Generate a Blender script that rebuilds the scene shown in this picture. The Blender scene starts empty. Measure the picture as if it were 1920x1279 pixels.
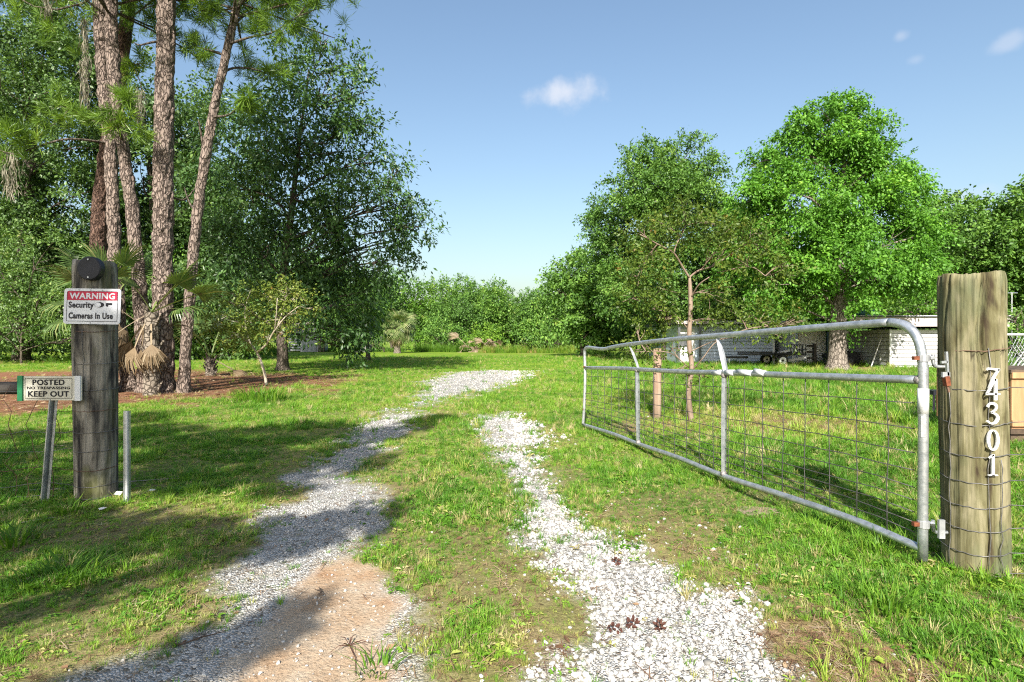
import bpy, bmesh, math, random
import numpy as np
from mathutils import Vector, Matrix

# ------------------------------------------------------------------ camera, sky, sun, exposure
S = bpy.context.scene
COL = S.collection
F, EYE = 1040.0, 1.2            # focal length in photo pixels, eye height in metres
cam_d = bpy.data.cameras.new('camera'); cam = bpy.data.objects.new('camera', cam_d); COL.objects.link(cam)
cam_d.sensor_width = 36.0; cam_d.lens = 36.0 * F / 1920.0
cam_d.clip_start = 0.05; cam_d.clip_end = 3000
cam.location = (0, 0, EYE); cam.rotation_euler = (math.radians(90), 0, 0)
S.camera = cam

SUN_EL = math.radians(35.0)
SUN_TRAVEL = Vector((0.14, 1.0, 0)).normalized()            # light runs away from the camera, a little to the right
sun_from = Vector((-SUN_TRAVEL.x * math.cos(SUN_EL), -SUN_TRAVEL.y * math.cos(SUN_EL), math.sin(SUN_EL)))
sl = bpy.data.lights.new('sun', 'SUN'); sun = bpy.data.objects.new('sun', sl); COL.objects.link(sun)
sl.energy = 5.0; sl.angle = math.radians(0.5); sl.color = (1.0, 0.95, 0.86)
sun.rotation_euler = sun_from.to_track_quat('Z', 'Y').to_euler()
sun.location = (0, -20, 30)

W = bpy.data.worlds.new('World'); S.world = W; W.use_nodes = True
S.render.engine = 'CYCLES'
S.cycles.max_bounces = 5; S.cycles.diffuse_bounces = 2; S.cycles.glossy_bounces = 2
S.cycles.transmission_bounces = 4; S.cycles.transparent_max_bounces = 6
S.cycles.use_denoising = False; S.cycles.filter_width = 1.15
S.cycles.caustics_reflective = False; S.cycles.caustics_refractive = False
S.view_settings.view_transform = 'Standard'; S.view_settings.look = 'None'
S.view_settings.exposure = 1.12; S.view_settings.gamma = 1.0; S.view_settings.use_curve_mapping = False

def N(nt, t, x=0, **kw):
    n = nt.nodes.new(t)
    for k, v in kw.items(): setattr(n, k, v)
    return n
def L(nt, a, b): nt.links.new(a, b)

def pix_dir(px, py):
    return Vector(((px - 960) / F, 1.0, -(py - 640) / F)).normalized()

def build_world():
    nt = W.node_tree; nt.nodes.clear()
    out = N(nt, 'ShaderNodeOutputWorld'); bg = N(nt, 'ShaderNodeBackground'); L(nt, bg.outputs[0], out.inputs[0])
    sky = N(nt, 'ShaderNodeTexSky'); sky.sky_type = 'NISHITA'; sky.sun_disc = False
    sky.sun_elevation = SUN_EL
    sky.sun_rotation = math.atan2(sun_from.x, sun_from.y)
    sky.altitude = 0; sky.air_density = 1.45; sky.dust_density = 2.5; sky.ozone_density = 3.0
    tc = N(nt, 'ShaderNodeTexCoord')
    noise = N(nt, 'ShaderNodeTexNoise'); noise.inputs['Scale'].default_value = 17; noise.inputs['Detail'].default_value = 5
    noise.inputs['Roughness'].default_value = 0.55
    L(nt, tc.outputs['Generated'], noise.inputs['Vector'])
    prev = None
    for (px, py, a, b, amt, tilt) in ((1064, 172, 74, 42, 0.8, 0.12), (1785, 372, 75, 26, 0.45, 0), (1895, 78, 32, 18, 0.35, 0.2), (1688, 68, 14, 12, 0.3, 0), (1718, 112, 16, 10, 0.2, 0)):
        d = pix_dir(px, py); r = Vector((d.y, -d.x, 0)).normalized(); u = r.cross(d)
        r2 = (r * math.cos(tilt) + u * math.sin(tilt)); u2 = (u * math.cos(tilt) - r * math.sin(tilt))
        k = F / 1.0
        comps = []
        for ax, s in ((r2, a), (u2, b)):
            dp = N(nt, 'ShaderNodeVectorMath', operation='DOT_PRODUCT'); dp.inputs[1].default_value = ax * (k / s)
            L(nt, tc.outputs['Generated'], dp.inputs[0])
            sq = N(nt, 'ShaderNodeMath', operation='MULTIPLY'); L(nt, dp.outputs['Value'], sq.inputs[0]); L(nt, dp.outputs['Value'], sq.inputs[1])
            comps.append(sq)
        fr = N(nt, 'ShaderNodeVectorMath', operation='DOT_PRODUCT'); fr.inputs[1].default_value = d
        L(nt, tc.outputs['Generated'], fr.inputs[0])
        ad = N(nt, 'ShaderNodeMath', operation='ADD'); L(nt, comps[0].outputs[0], ad.inputs[0]); L(nt, comps[1].outputs[0], ad.inputs[1])
        rt = N(nt, 'ShaderNodeMath', operation='SQRT'); L(nt, ad.outputs[0], rt.inputs[0])
        nz = N(nt, 'ShaderNodeMath', operation='MULTIPLY_ADD'); L(nt, noise.outputs[0], nz.inputs[0]); nz.inputs[1].default_value = 1.7; nz.inputs[2].default_value = -0.85
        s2 = N(nt, 'ShaderNodeMath', operation='ADD'); L(nt, rt.outputs[0], s2.inputs[0]); L(nt, nz.outputs[0], s2.inputs[1])
        mr = N(nt, 'ShaderNodeMapRange'); mr.interpolation_type = 'SMOOTHSTEP'
        mr.inputs['From Min'].default_value = 0.95; mr.inputs['From Max'].default_value = 0.1
        mr.inputs['To Min'].default_value = 0; mr.inputs['To Max'].default_value = amt
        L(nt, s2.outputs[0], mr.inputs['Value'])
        gt = N(nt, 'ShaderNodeMath', operation='GREATER_THAN'); L(nt, fr.outputs['Value'], gt.inputs[0]); gt.inputs[1].default_value = 0.5
        ml = N(nt, 'ShaderNodeMath', operation='MULTIPLY'); L(nt, mr.outputs[0], ml.inputs[0]); L(nt, gt.outputs[0], ml.inputs[1])
        if prev is None: prev = ml
        else:
            mx = N(nt, 'ShaderNodeMath', operation='MAXIMUM'); L(nt, prev.outputs[0], mx.inputs[0]); L(nt, ml.outputs[0], mx.inputs[1]); prev = mx
    mix = N(nt, 'ShaderNodeMix', data_type='RGBA'); L(nt, prev.outputs[0], mix.inputs['Factor'])
    L(nt, sky.outputs[0], mix.inputs['A']); mix.inputs['B'].default_value = (4.4, 4.6, 5.1, 1)
    L(nt, mix.outputs['Result'], bg.inputs['Color']); bg.inputs['Strength'].default_value = 0.09
build_world()

# ------------------------------------------------------------------ helpers
rng = np.random.default_rng(7); random.seed(7)
def P(px, py, d):
    """point seen at photo pixel (px,py) that stands d metres in front of the camera"""
    return Vector(((px - 960) * d / F, d, EYE - (py - 640) * d / F))
def G(px, py):
    d = EYE * F / (py - 640.0)
    return ((px - 960) * d / F, d)

class MB:
    def __init__(s): s.v = []; s.f = []
    def add(s, vs, fs):
        o = len(s.v); s.v += [tuple(v) for v in vs]; s.f += [tuple(i + o for i in f) for f in fs]; return s
    def box(s, c, size, rot=None):
        c = Vector(c); h = Vector(size) * 0.5
        vs = []
        for x in (-1, 1):
            for y in (-1, 1):
                for z in (-1, 1):
                    p = Vector((x * h.x, y * h.y, z * h.z))
                    if rot is not None: p = rot @ p
                    vs.append(p + c)
        return s.add(vs, [(0, 1, 3, 2), (4, 6, 7, 5), (0, 4, 5, 1), (2, 3, 7, 6), (0, 2, 6, 4), (1, 5, 7, 3)])
    def bar(s, a, b, w, t):
        a = Vector(a); b = Vector(b); d = b - a
        q = d.to_track_quat('Z', 'Y').to_matrix()
        return s.box((a + b) / 2, (w, t, d.length), q)
    def tube(s, pts, rad, n=8, cap=True, flat=1.0):
        pts = [Vector(p) for p in pts]
        if not hasattr(rad, '__len__'): rad = [rad] * len(pts)
        ref = None; rings = []
        for i, p in enumerate(pts):
            t = (pts[min(i + 1, len(pts) - 1)] - pts[max(i - 1, 0)])
            t = t.normalized() if t.length > 1e-9 else Vector((0, 0, 1))
            if ref is None:
                ref = Vector((0, 0, 1)) if abs(t.z) < 0.9 else Vector((1, 0, 0))
            u = (ref - t * ref.dot(t)).normalized(); w = t.cross(u); ref = u
            rings.append([p + (u * math.cos(2 * math.pi * k / n) + w * math.sin(2 * math.pi * k / n) * flat) * rad[i] for k in range(n)])
        vs = [v for r in rings for v in r]; fs = []
        for i in range(len(pts) - 1):
            for k in range(n):
                fs.append((i * n + k, i * n + (k + 1) % n, (i + 1) * n + (k + 1) % n, (i + 1) * n + k))
        if cap:
            fs.append(tuple(range(n - 1, -1, -1))); fs.append(tuple((len(pts) - 1) * n + k for k in range(n)))
        return s.add(vs, fs)
    def build(s, name, mat, parent=None, smooth=False, loc=None):
        me = bpy.data.meshes.new(name)
        vs = s.v
        if loc is not None: vs = [(v[0] - loc[0], v[1] - loc[1], v[2] - loc[2]) for v in vs]
        me.from_pydata(vs, [], s.f); me.update()
        if smooth: me.shade_smooth()
        return link(name, me, mat, parent, loc)

def link(name, me, mat, parent=None, loc=None):
    if mat is not None: me.materials.clear(); me.materials.append(mat)
    o = bpy.data.objects.new(name, me); COL.objects.link(o)
    if parent is not None:
        o.parent = parent
    if loc is not None: o.location = loc
    return o
def tag(o, label=None, cat=None, group=None, kind=None):
    if label: o['label'] = label
    if cat: o['category'] = cat
    if group: o['group'] = group
    if kind: o['kind'] = kind
    return o
def thing(name, label, cat, loc=(0, 0, 0), group=None, rz=0):
    o = bpy.data.objects.new(name, None); COL.objects.link(o); o.location = loc; o.rotation_euler = (0, 0, rz)
    o.empty_display_size = 0.2
    return tag(o, label, cat, group)
def copy_tree(o, parent=None):
    c = o.copy(); COL.objects.link(c); c.parent = parent
    for ch in list(o.children): copy_tree(ch, c)
    return c
def smoothpath(pts, n=6):
    """Catmull-Rom through points (lists of floats)"""
    p = [np.array(q, float) for q in pts]; p = [2 * p[0] - p[1]] + p + [2 * p[-1] - p[-2]]
    out = []
    for i in range(1, len(p) - 2):
        for k in range(n):
            t = k / n
            out.append(0.5 * ((2 * p[i]) + (-p[i - 1] + p[i + 1]) * t + (2 * p[i - 1] - 5 * p[i] + 4 * p[i + 1] - p[i + 2]) * t * t + (-p[i - 1] + 3 * p[i] - 3 * p[i + 1] + p[i + 2]) * t ** 3))
    out.append(p[-2]); return out

def fast_mesh(name, verts, tris, attrs=None):
    me = bpy.data.meshes.new(name); nv, nf = len(verts), len(tris); k = tris.shape[1]
    me.vertices.add(nv); me.vertices.foreach_set('co', np.ascontiguousarray(verts, dtype=np.float32).ravel())
    me.loops.add(nf * k); me.loops.foreach_set('vertex_index', np.ascontiguousarray(tris, dtype=np.int32).ravel())
    me.polygons.add(nf); me.polygons.foreach_set('loop_start', np.arange(0, nf * k, k, dtype=np.int32))
    for an, av in (attrs or {}).items():
        a = me.attributes.new(an, 'FLOAT', 'POINT'); a.data.foreach_set('value', np.ascontiguousarray(av, dtype=np.float32))
    me.update(calc_edges=True); return me

def hash2(ix, iy, seed=0):
    h = (ix.astype(np.int64) * 374761393 + iy.astype(np.int64) * 668265263 + seed * 974634777) & 0xFFFFFFFF
    h = ((h ^ (h >> 13)) * 1274126177) & 0xFFFFFFFF
    return ((h ^ (h >> 16)) & 0xFFFFFF) / float(0xFFFFFF)
def vnoise(x, y, seed=0):
    x = np.asarray(x, float); y = np.asarray(y, float)
    ix = np.floor(x); iy = np.floor(y); fx = x - ix; fy = y - iy
    fx = fx * fx * (3 - 2 * fx); fy = fy * fy * (3 - 2 * fy)
    a = hash2(ix, iy, seed); b = hash2(ix + 1, iy, seed); c = hash2(ix, iy + 1, seed); d = hash2(ix + 1, iy + 1, seed)
    return (a * (1 - fx) + b * fx) * (1 - fy) + (c * (1 - fx) + d * fx) * fy
def fbm(x, y, seed=0, o=4):
    s = 0; a = 0.5; t = 0
    for i in range(o):
        s = s + a * vnoise(x * 2 ** i, y * 2 ** i, seed + i); t += a; a *= 0.5
    return s / t
def sstep(e0, e1, x):
    t = np.clip((x - e0) / (e1 - e0), 0, 1); return t * t * (3 - 2 * t)
def poly_sd(poly, x, y):
    """signed distance to a polygon on the ground, positive inside"""
    x = np.asarray(x, float); y = np.asarray(y, float)
    d = np.full(x.shape, 1e9); ins = np.zeros(x.shape, bool); n = len(poly)
    for i in range(n):
        x0, y0 = poly[i]; x1, y1 = poly[(i + 1) % n]
        ex, ey = x1 - x0, y1 - y0
        t = np.clip(((x - x0) * ex + (y - y0) * ey) / (ex * ex + ey * ey + 1e-12), 0, 1)
        d = np.minimum(d, (x - x0 - t * ex) ** 2 + (y - y0 - t * ey) ** 2)
        c = ((y0 > y) != (y1 > y)) & (x < (x1 - x0) * (y - y0) / ((y1 - y0) + 1e-12) + x0)
        ins ^= c
    return np.where(ins, 1, -1) * np.sqrt(d)

# ------------------------------------------------------------------ materials
def new_mat(name):
    m = bpy.data.materials.new(name); m.use_nodes = True; nt = m.node_tree; nt.nodes.clear()
    out = N(nt, 'ShaderNodeOutputMaterial'); b = N(nt, 'ShaderNodeBsdfPrincipled'); L(nt, b.outputs[0], out.inputs['Surface'])
    return m, nt, b, out
def ramp(nt, stops, fac=None):
    r = N(nt, 'ShaderNodeValToRGB'); e = r.color_ramp.elements
    while len(e) > 1: e.remove(e[-1])
    e[0].position = stops[0][0]; e[0].color = (*stops[0][1], 1)
    for p, c in stops[1:]:
        k = e.new(p); k.color = (*c, 1)
    if fac is not None: L(nt, fac, r.inputs[0])
    return r
def noise_tex(nt, scale, detail=4, rough=0.6, vec=None, dist=0.0):
    n = N(nt, 'ShaderNodeTexNoise'); n.inputs['Scale'].default_value = scale; n.inputs['Detail'].default_value = detail
    n.inputs['Roughness'].default_value = rough; n.inputs['Distortion'].default_value = dist
    if vec is not None: L(nt, vec, n.inputs['Vector'])
    return n
def mapped(nt, scale=(1, 1, 1), coord='Object'):
    tc = N(nt, 'ShaderNodeTexCoord'); mp = N(nt, 'ShaderNodeMapping'); mp.inputs['Scale'].default_value = scale
    L(nt, tc.outputs[coord], mp.inputs['Vector']); return mp.outputs[0]
def mixc(nt, fac, a, b, mode='MIX'):
    m = N(nt, 'ShaderNodeMix', data_type='RGBA', blend_type=mode)
    for s, v in (('Factor', fac), ('A', a), ('B', b)):
        if hasattr(v, 'is_output'): L(nt, v, m.inputs[s])
        elif s == 'Factor': m.inputs[s].default_value = v
        else: m.inputs[s].default_value = (*v, 1)
    return m.outputs['Result']
def bump(nt, b, height, strength=0.5, dist=0.01):
    bp = N(nt, 'ShaderNodeBump'); bp.inputs['Strength'].default_value = strength; bp.inputs['Distance'].default_value = dist
    L(nt, height, bp.inputs['Height']); L(nt, bp.outputs[0], b.inputs['Normal']); return bp
def simple(name, c1, c2, scale=8, rough=0.7, metal=0.0, bump_s=0.2, stretch=(1, 1, 1), lo=0.35, hi=0.65, spec=0.3):
    m, nt, b, out = new_mat(name)
    n = noise_tex(nt, scale, 5, 0.62, mapped(nt, stretch))
    r = ramp(nt, [(lo, c1), (hi, c2)], n.outputs[0]); L(nt, r.outputs[0], b.inputs['Base Color'])
    b.inputs['Roughness'].default_value = rough; b.inputs['Metallic'].default_value = metal; b.inputs['Specular IOR Level'].default_value = spec
    if bump_s: bump(nt, b, n.outputs[0], bump_s, 0.01)
    return m

def leaf_mat(name, stops, trans=0.35, rough=0.5, inst=False, tcol=(1.25, 1.25, 0.6), spec=0.3):
    m, nt, b, out = new_mat(name)
    at = N(nt, 'ShaderNodeAttribute', attribute_name='tint')
    if inst: at.attribute_type = 'INSTANCER'
    r = ramp(nt, stops, at.outputs['Fac']); L(nt, r.outputs[0], b.inputs['Base Color'])
    b.inputs['Roughness'].default_value = rough; b.inputs['Specular IOR Level'].default_value = spec
    tr = N(nt, 'ShaderNodeBsdfTranslucent'); L(nt, mixc(nt, 1.0, r.outputs[0], tcol, 'MULTIPLY'), tr.inputs[0])
    mx = N(nt, 'ShaderNodeMixShader'); mx.inputs[0].default_value = trans
    L(nt, b.outputs[0], mx.inputs[1]); L(nt, tr.outputs[0], mx.inputs[2]); L(nt, mx.outputs[0], out.inputs['Surface'])
    return m

M = {}
M['leaf_dark'] = leaf_mat('leaf_dark', [(0, (0.032, 0.064, 0.021)), (0.5, (0.057, 0.125, 0.030)), (0.85, (0.119, 0.223, 0.046)), (1, (0.265, 0.362, 0.075))], .26, .42, spec=.4)
M['leaf_wood'] = leaf_mat('leaf_wood', [(0, (0.042, 0.081, 0.024)), (0.5, (0.085, 0.160, 0.037)), (0.9, (0.169, 0.270, 0.061)), (1, (0.284, 0.338, 0.101))], .3, .45, spec=.45)
M['leaf_gum'] = leaf_mat('leaf_gum', [(0, (0.055, 0.141, 0.019)), (0.5, (0.107, 0.264, 0.029)), (0.85, (0.185, 0.387, 0.043)), (1, (0.312, 0.495, 0.066))], .36, .5)
M['leaf_oak'] = leaf_mat('leaf_oak', [(0, (0.046, 0.101, 0.023)), (0.5, (0.096, 0.201, 0.035)), (0.85, (0.192, 0.332, 0.063)), (1, (0.307, 0.401, 0.096))], .3, .45)
M['leaf_far'] = leaf_mat('leaf_far', [(0, (0.051, 0.103, 0.029)), (0.5, (0.103, 0.216, 0.039)), (0.85, (0.187, 0.334, 0.054)), (1, (0.303, 0.398, 0.088))], .33, .5)
M['leaf_lime'] = leaf_mat('leaf_lime', [(0, (0.066, 0.154, 0.018)), (0.5, (0.121, 0.253, 0.024)), (1, (0.231, 0.363, 0.044))], .38, .5)
M['leaf_crape'] = leaf_mat('leaf_crape', [(0, (.05, .085, .014)), (.5, (.10, .16, .022)), (.82, (.17, .21, .035)), (1, (.22, .12, .035))], .36, .45)
M['leaf_crape_y'] = leaf_mat('leaf_crape_y', [(0, (.08, .13, .025)), (.55, (.17, .23, .04)), (.85, (.25, .28, .06)), (1, (.28, .17, .05))], .38, .45)
M['needle'] = leaf_mat('needle', [(0, (0.044, 0.086, 0.014)), (0.5, (0.108, 0.196, 0.023)), (0.9, (0.202, 0.322, 0.034)), (1, (0.304, 0.253, 0.069))], .3, .4)
M['palm'] = leaf_mat('palm', [(0, (.04, .085, .022)), (.5, (.085, .145, .035)), (.8, (.16, .21, .055)), (1, (.30, .27, .12))], .25, .35, spec=.5)
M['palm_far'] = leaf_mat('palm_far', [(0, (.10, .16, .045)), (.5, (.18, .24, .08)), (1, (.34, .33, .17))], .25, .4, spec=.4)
M['palm_dead'] = leaf_mat('palm_dead', [(0, (.10, .065, .035)), (.5, (.20, .145, .085)), (1, (.34, .28, .19))], .15, .7)
M['moss'] = leaf_mat('moss', [(0, (.13, .12, .09)), (.5, (.22, .20, .15)), (1, (.33, .30, .23))], .2, .8)
M['grass'] = leaf_mat('grass', [(0, (0.061, 0.156, 0.017)), (0.35, (0.115, 0.270, 0.023)), (0.6, (0.203, 0.359, 0.033)), (0.78, (0.308, 0.389, 0.063)), (0.9, (0.395, 0.352, 0.138)), (1, (0.483, 0.415, 0.226))], .35, .5, inst=True)
M['grass_tall'] = leaf_mat('grass_tall', [(0, (.055, .13, .013)), (.6, (.12, .24, .02)), (.85, (.21, .29, .035)), (1, (.32, .25, .08))], .4, .5, inst=True)
M['clump'] = leaf_mat('clump', [(0, (.06, .15, .012)), (.6, (.11, .24, .016)), (1, (.21, .31, .04))], .4, .5)
M['stone'] = leaf_mat('stone', [(0, (0.114, 0.097, 0.083)), (0.18, (0.236, 0.219, 0.197)), (0.5, (0.350, 0.338, 0.316)), (1, (0.473, 0.464, 0.443))], 0.0, .85, inst=True, spec=.2)
M['litter'] = leaf_mat('litter', [(0, (.09, .045, .025)), (.4, (.20, .11, .06)), (.75, (.32, .21, .12)), (1, (.42, .33, .22))], .1, .8, inst=True)
M['mound_sand'] = simple('mound_sand', (.17, .12, .085), (.30, .23, .17), 60, .95, bump_s=.6)
M['dead_leaf'] = simple('dead_leaf', (.045, .018, .013), (.11, .045, .03), 30, .7)

def bark_mat(name, c1, c2, c3, sx=9, sz=3.0, bs=0.9):
    m, nt, b, out = new_mat(name)
    v = mapped(nt, (1, 1, sz / sx))
    wob = noise_tex(nt, sx * .7, 3, .5, v)
    vv = N(nt, 'ShaderNodeVectorMath', operation='MULTIPLY_ADD'); L(nt, wob.outputs['Color'], vv.inputs[0]); vv.inputs[1].default_value = (.12, .12, .12); L(nt, v, vv.inputs[2])
    vo = N(nt, 'ShaderNodeTexVoronoi', feature='DISTANCE_TO_EDGE'); vo.inputs['Scale'].default_value = sx; L(nt, vv.outputs[0], vo.inputs['Vector'])
    vc = N(nt, 'ShaderNodeTexVoronoi'); vc.inputs['Scale'].default_value = sx; L(nt, vv.outputs[0], vc.inputs['Vector'])
    n = noise_tex(nt, sx * 5, 4, .7, v)
    col = ramp(nt, [(.2, c2), (.8, c3)], n.outputs[0]).outputs[0]
    sh = N(nt, 'ShaderNodeSeparateColor'); L(nt, vc.outputs['Color'], sh.inputs[0])
    col = mixc(nt, sh.outputs[0], col, mixc(nt, .55, c3, c2))
    edge = ramp(nt, [(0.0, (0, 0, 0)), (.16, (1, 1, 1))], vo.outputs['Distance'])
    col = mixc(nt, edge.outputs[0], c1, col); L(nt, col, b.inputs['Base Color'])
    b.inputs['Roughness'].default_value = .9; b.inputs['Specular IOR Level'].default_value = .15
    hm = N(nt, 'ShaderNodeMath', operation='MULTIPLY_ADD'); L(nt, n.outputs[0], hm.inputs[0]); hm.inputs[1].default_value = .35; L(nt, edge.outputs[0], hm.inputs[2])
    bump(nt, b, hm.outputs[0], bs, .03); return m
M['pine_bark'] = bark_mat('pine_bark', (.05, .036, .030), (.15, .108, .088), (.33, .27, .23), 17, 6.0)
M['pine_bark_red'] = bark_mat('pine_bark_red', (.03, .017, .013), (.085, .048, .036), (.19, .125, .095), 20, 7)
M['bark'] = bark_mat('bark', (.03, .024, .018), (.085, .068, .052), (.17, .14, .115), 14, 5, .7)
M['bark_gum'] = bark_mat('bark_gum', (.06, .048, .038), (.17, .14, .115), (.32, .28, .24), 12, 5, .6)
M['bark_crape'] = simple('bark_crape', (.13, .09, .065), (.29, .215, .16), 9, .65, bump_s=.3, stretch=(1, 1, .3))
M['bark_crape_grey'] = simple('bark_crape_grey', (.24, .20, .14), (.48, .43, .34), 9, .65, bump_s=.3, stretch=(1, 1, .3))
M['palm_trunk'] = bark_mat('palm_trunk', (.05, .04, .03), (.17, .14, .11), (.30, .26, .21), 8, 10, .7)

def wood_post(name, stops, streak, moss=None, top_tone=None):
    m, nt, b, out = new_mat(name)
    v = mapped(nt, (1, 1, .09))
    n1 = noise_tex(nt, 16, 6, .65, v, .6)
    v2 = mapped(nt, (1, 1, .35)); n2 = noise_tex(nt, 5.5, 4, .6, v2, 1.2)
    v3 = mapped(nt, (1, 1, .035)); n3 = noise_tex(nt, 55, 3, .6, v3)
    mm = N(nt, 'ShaderNodeMath', operation='MULTIPLY_ADD'); L(nt, n1.outputs[0], mm.inputs[0]); mm.inputs[1].default_value = .55
    m2 = N(nt, 'ShaderNodeMath', operation='MULTIPLY'); L(nt, n2.outputs[0], m2.inputs[0]); m2.inputs[1].default_value = .5; L(nt, m2.outputs[0], mm.inputs[2])
    col = ramp(nt, stops, mm.outputs[0]).outputs[0]
    sk = ramp(nt, [(.60, (0, 0, 0)), (.70, (1, 1, 1))], n3.outputs[0])
    col = mixc(nt, mixc(nt, .55, (0, 0, 0), sk.outputs[0]), col, streak)
    if moss:
        n4 = noise_tex(nt, 3.2, 3, .6, mapped(nt, (1, 1, .5))); mk = ramp(nt, [(.52, (0, 0, 0)), (.66, (1, 1, 1))], n4.outputs[0])
        col = mixc(nt, mixc(nt, .7, (0, 0, 0), mk.outputs[0]), col, moss)
    n6 = noise_tex(nt, 21, 3, .55, mapped(nt, (1, 1, .06)), .4)
    ck = ramp(nt, [(.485, (0, 0, 0)), (.5, (1, 1, 1)), (.515, (0, 0, 0))], n6.outputs[0]).outputs[0]
    n7 = noise_tex(nt, 3, 3, .6, mapped(nt, (1, 1, .7))); gate_ = ramp(nt, [(.5, (0, 0, 0)), (.62, (.85, .85, .85))], n7.outputs[0]).outputs[0]
    col = mixc(nt, mixc(nt, 1, ck, gate_, 'MULTIPLY'), col, (.02, .014, .01))
    stn = ramp(nt, [(.58, (0, 0, 0)), (.72, (.6, .6, .6))], noise_tex(nt, 6, 4, .6, mapped(nt, (1, 1, .4)), 1.5).outputs[0]).outputs[0]
    col = mixc(nt, stn, col, streak)
    L(nt, col, b.inputs['Base Color']); b.inputs['Roughness'].default_value = .85; b.inputs['Specular IOR Level'].default_value = .15
    ad = N(nt, 'ShaderNodeMath', operation='ADD'); L(nt, n1.outputs[0], ad.inputs[0]); L(nt, n3.outputs[0], ad.inputs[1])
    bump(nt, b, ad.outputs[0], .55, .008); return m
M['post_new'] = wood_post('post_new', [(.40, (.045, .033, .02)), (.465, (.105, .094, .046)), (.52, (.152, .140, .075)), (.60, (.235, .210, .130))], (.045, .033, .02), (.080, .108, .055))
M['post_old'] = wood_post('post_old', [(.40, (.014, .013, .015)), (.47, (.06, .055, .05)), (.53, (.16, .145, .12)), (.61, (.30, .275, .235))], (.012, .011, .011), (.13, .14, .035))
M['fence_wood'] = simple('fence_wood', (.20, .13, .09), (.36, .27, .20), 10, .85, bump_s=.4, stretch=(1, 1, .12))
M['rail_wood'] = simple('rail_wood', (.03, .026, .022), (.085, .075, .065), 10, .9, bump_s=.4, stretch=(.12, 1, 1))
M['crate_wood'] = simple('crate_wood', (.26, .13, .06), (.46, .27, .14), 7, .75, bump_s=.3, stretch=(1, 1, .12))
M['crate_dark'] = simple('crate_dark', (.05, .035, .025), (.13, .09, .06), 9, .8)
M['galv'] = simple('galv', (.36, .385, .41), (.60, .62, .65), 22, .36, .75, .2, (1, 1, 1), spec=.5)
M['galv_dull'] = simple('galv_dull', (.30, .31, .32), (.50, .51, .52), 12, .55, .5, .2, spec=.4)
M['wire'] = simple('wire', (.10, .10, .10), (.24, .23, .22), 20, .55, .6, 0)
M['mesh_wire'] = simple('mesh_wire', (.045, .045, .045), (.12, .115, .11), 20, .6, .4, 0)
M['wire_rust'] = simple('wire_rust', (.10, .055, .035), (.22, .14, .10), 20, .7, .3, 0)
M['weld'] = simple('weld', (.13, .10, .085), (.36, .34, .33), 60, .6, .4, .5)
M['rust'] = simple('rust', (.10, .028, .014), (.22, .075, .035), 40, .85, .1, .3)
M['tape'] = simple('tape', (.52, .53, .54), (.64, .64, .64), 20, .45)
M['white_paint'] = simple('white_paint', (.48, .48, .475), (.62, .62, .61), 6, .55, bump_s=.1)
M['siding'] = simple('siding', (.42, .41, .42), (.53, .52, .525), 3, .6, bump_s=.1, stretch=(.3, 1, 2))
M['bright_white'] = simple('bright_white', (.70, .70, .70), (.82, .82, .82), 6, .55, bump_s=.1)
M['siding_shade_blue'] = simple('siding_shade_blue', (.40, .46, .56), (.52, .58, .68), 3, .6, bump_s=.1, stretch=(.3, 1, 2))  # bluish skylight tone of a shaded wall put into the siding colour
M['fascia'] = simple('fascia', (.32, .275, .275), (.44, .39, .39), 4, .7, bump_s=.1, stretch=(.4, 1, 1))
M['roof_dark'] = simple('roof_dark', (.06, .065, .07), (.13, .135, .14), 5, .8)
M['roof_rust'] = simple('roof_rust', (.20, .16, .13), (.42, .36, .30), 3, .7)
M['shed_grey'] = simple('shed_grey', (.24, .25, .25), (.42, .43, .42), 3, .75, stretch=(1, 1, .3))
M['black_metal'] = simple('black_metal', (.012, .012, .014), (.03, .03, .032), 10, .45, .3, 0)
M['rubber'] = simple('rubber', (.012, .012, .012), (.025, .025, .025), 20, .8)
M['rim'] = simple('rim', (.55, .55, .55), (.7, .7, .7), 10, .4, .4, 0)
M['black_plastic'] = simple('black_plastic', (.010, .010, .014), (.022, .022, .03), 8, .45)
M['tarp'] = simple('tarp', (.008, .009, .012), (.03, .032, .036), 4, .6)
M['tarp_teal'] = simple('tarp_teal', (.10, .28, .30), (.16, .38, .40), 4, .6)
M['sign_white'] = simple('sign_white', (.56, .57, .62), (.68, .69, .71), 7, .35, bump_s=0, spec=.5)
M['sign_cream'] = simple('sign_cream', (.52, .49, .40), (.66, .63, .53), 9, .5, bump_s=0)
M['sign_red'] = simple('sign_red', (.42, .012, .045), (.55, .02, .06), 8, .4, bump_s=0)
M['sign_black'] = simple('sign_black', (.008, .008, .012), (.02, .02, .028), 8, .5, bump_s=0)
M['sign_green'] = simple('sign_green', (.012, .15, .06), (.03, .22, .09), 8, .5, bump_s=0)
M['number_white'] = simple('number_white', (.55, .55, .54), (.66, .66, .64), 30, .4, bump_s=0, spec=.5)
M['twig'] = simple('twig', (.05, .035, .025), (.12, .09, .07), 20, .85)
M['grey_twig'] = simple('grey_twig', (.16, .14, .12), (.34, .31, .28), 20, .85)
M['paper'] = simple('paper', (.55, .52, .50), (.75, .73, .70), 20, .8)
M['concrete'] = simple('concrete', (.10, .10, .095), (.24, .23, .21), 5, .9)

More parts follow.
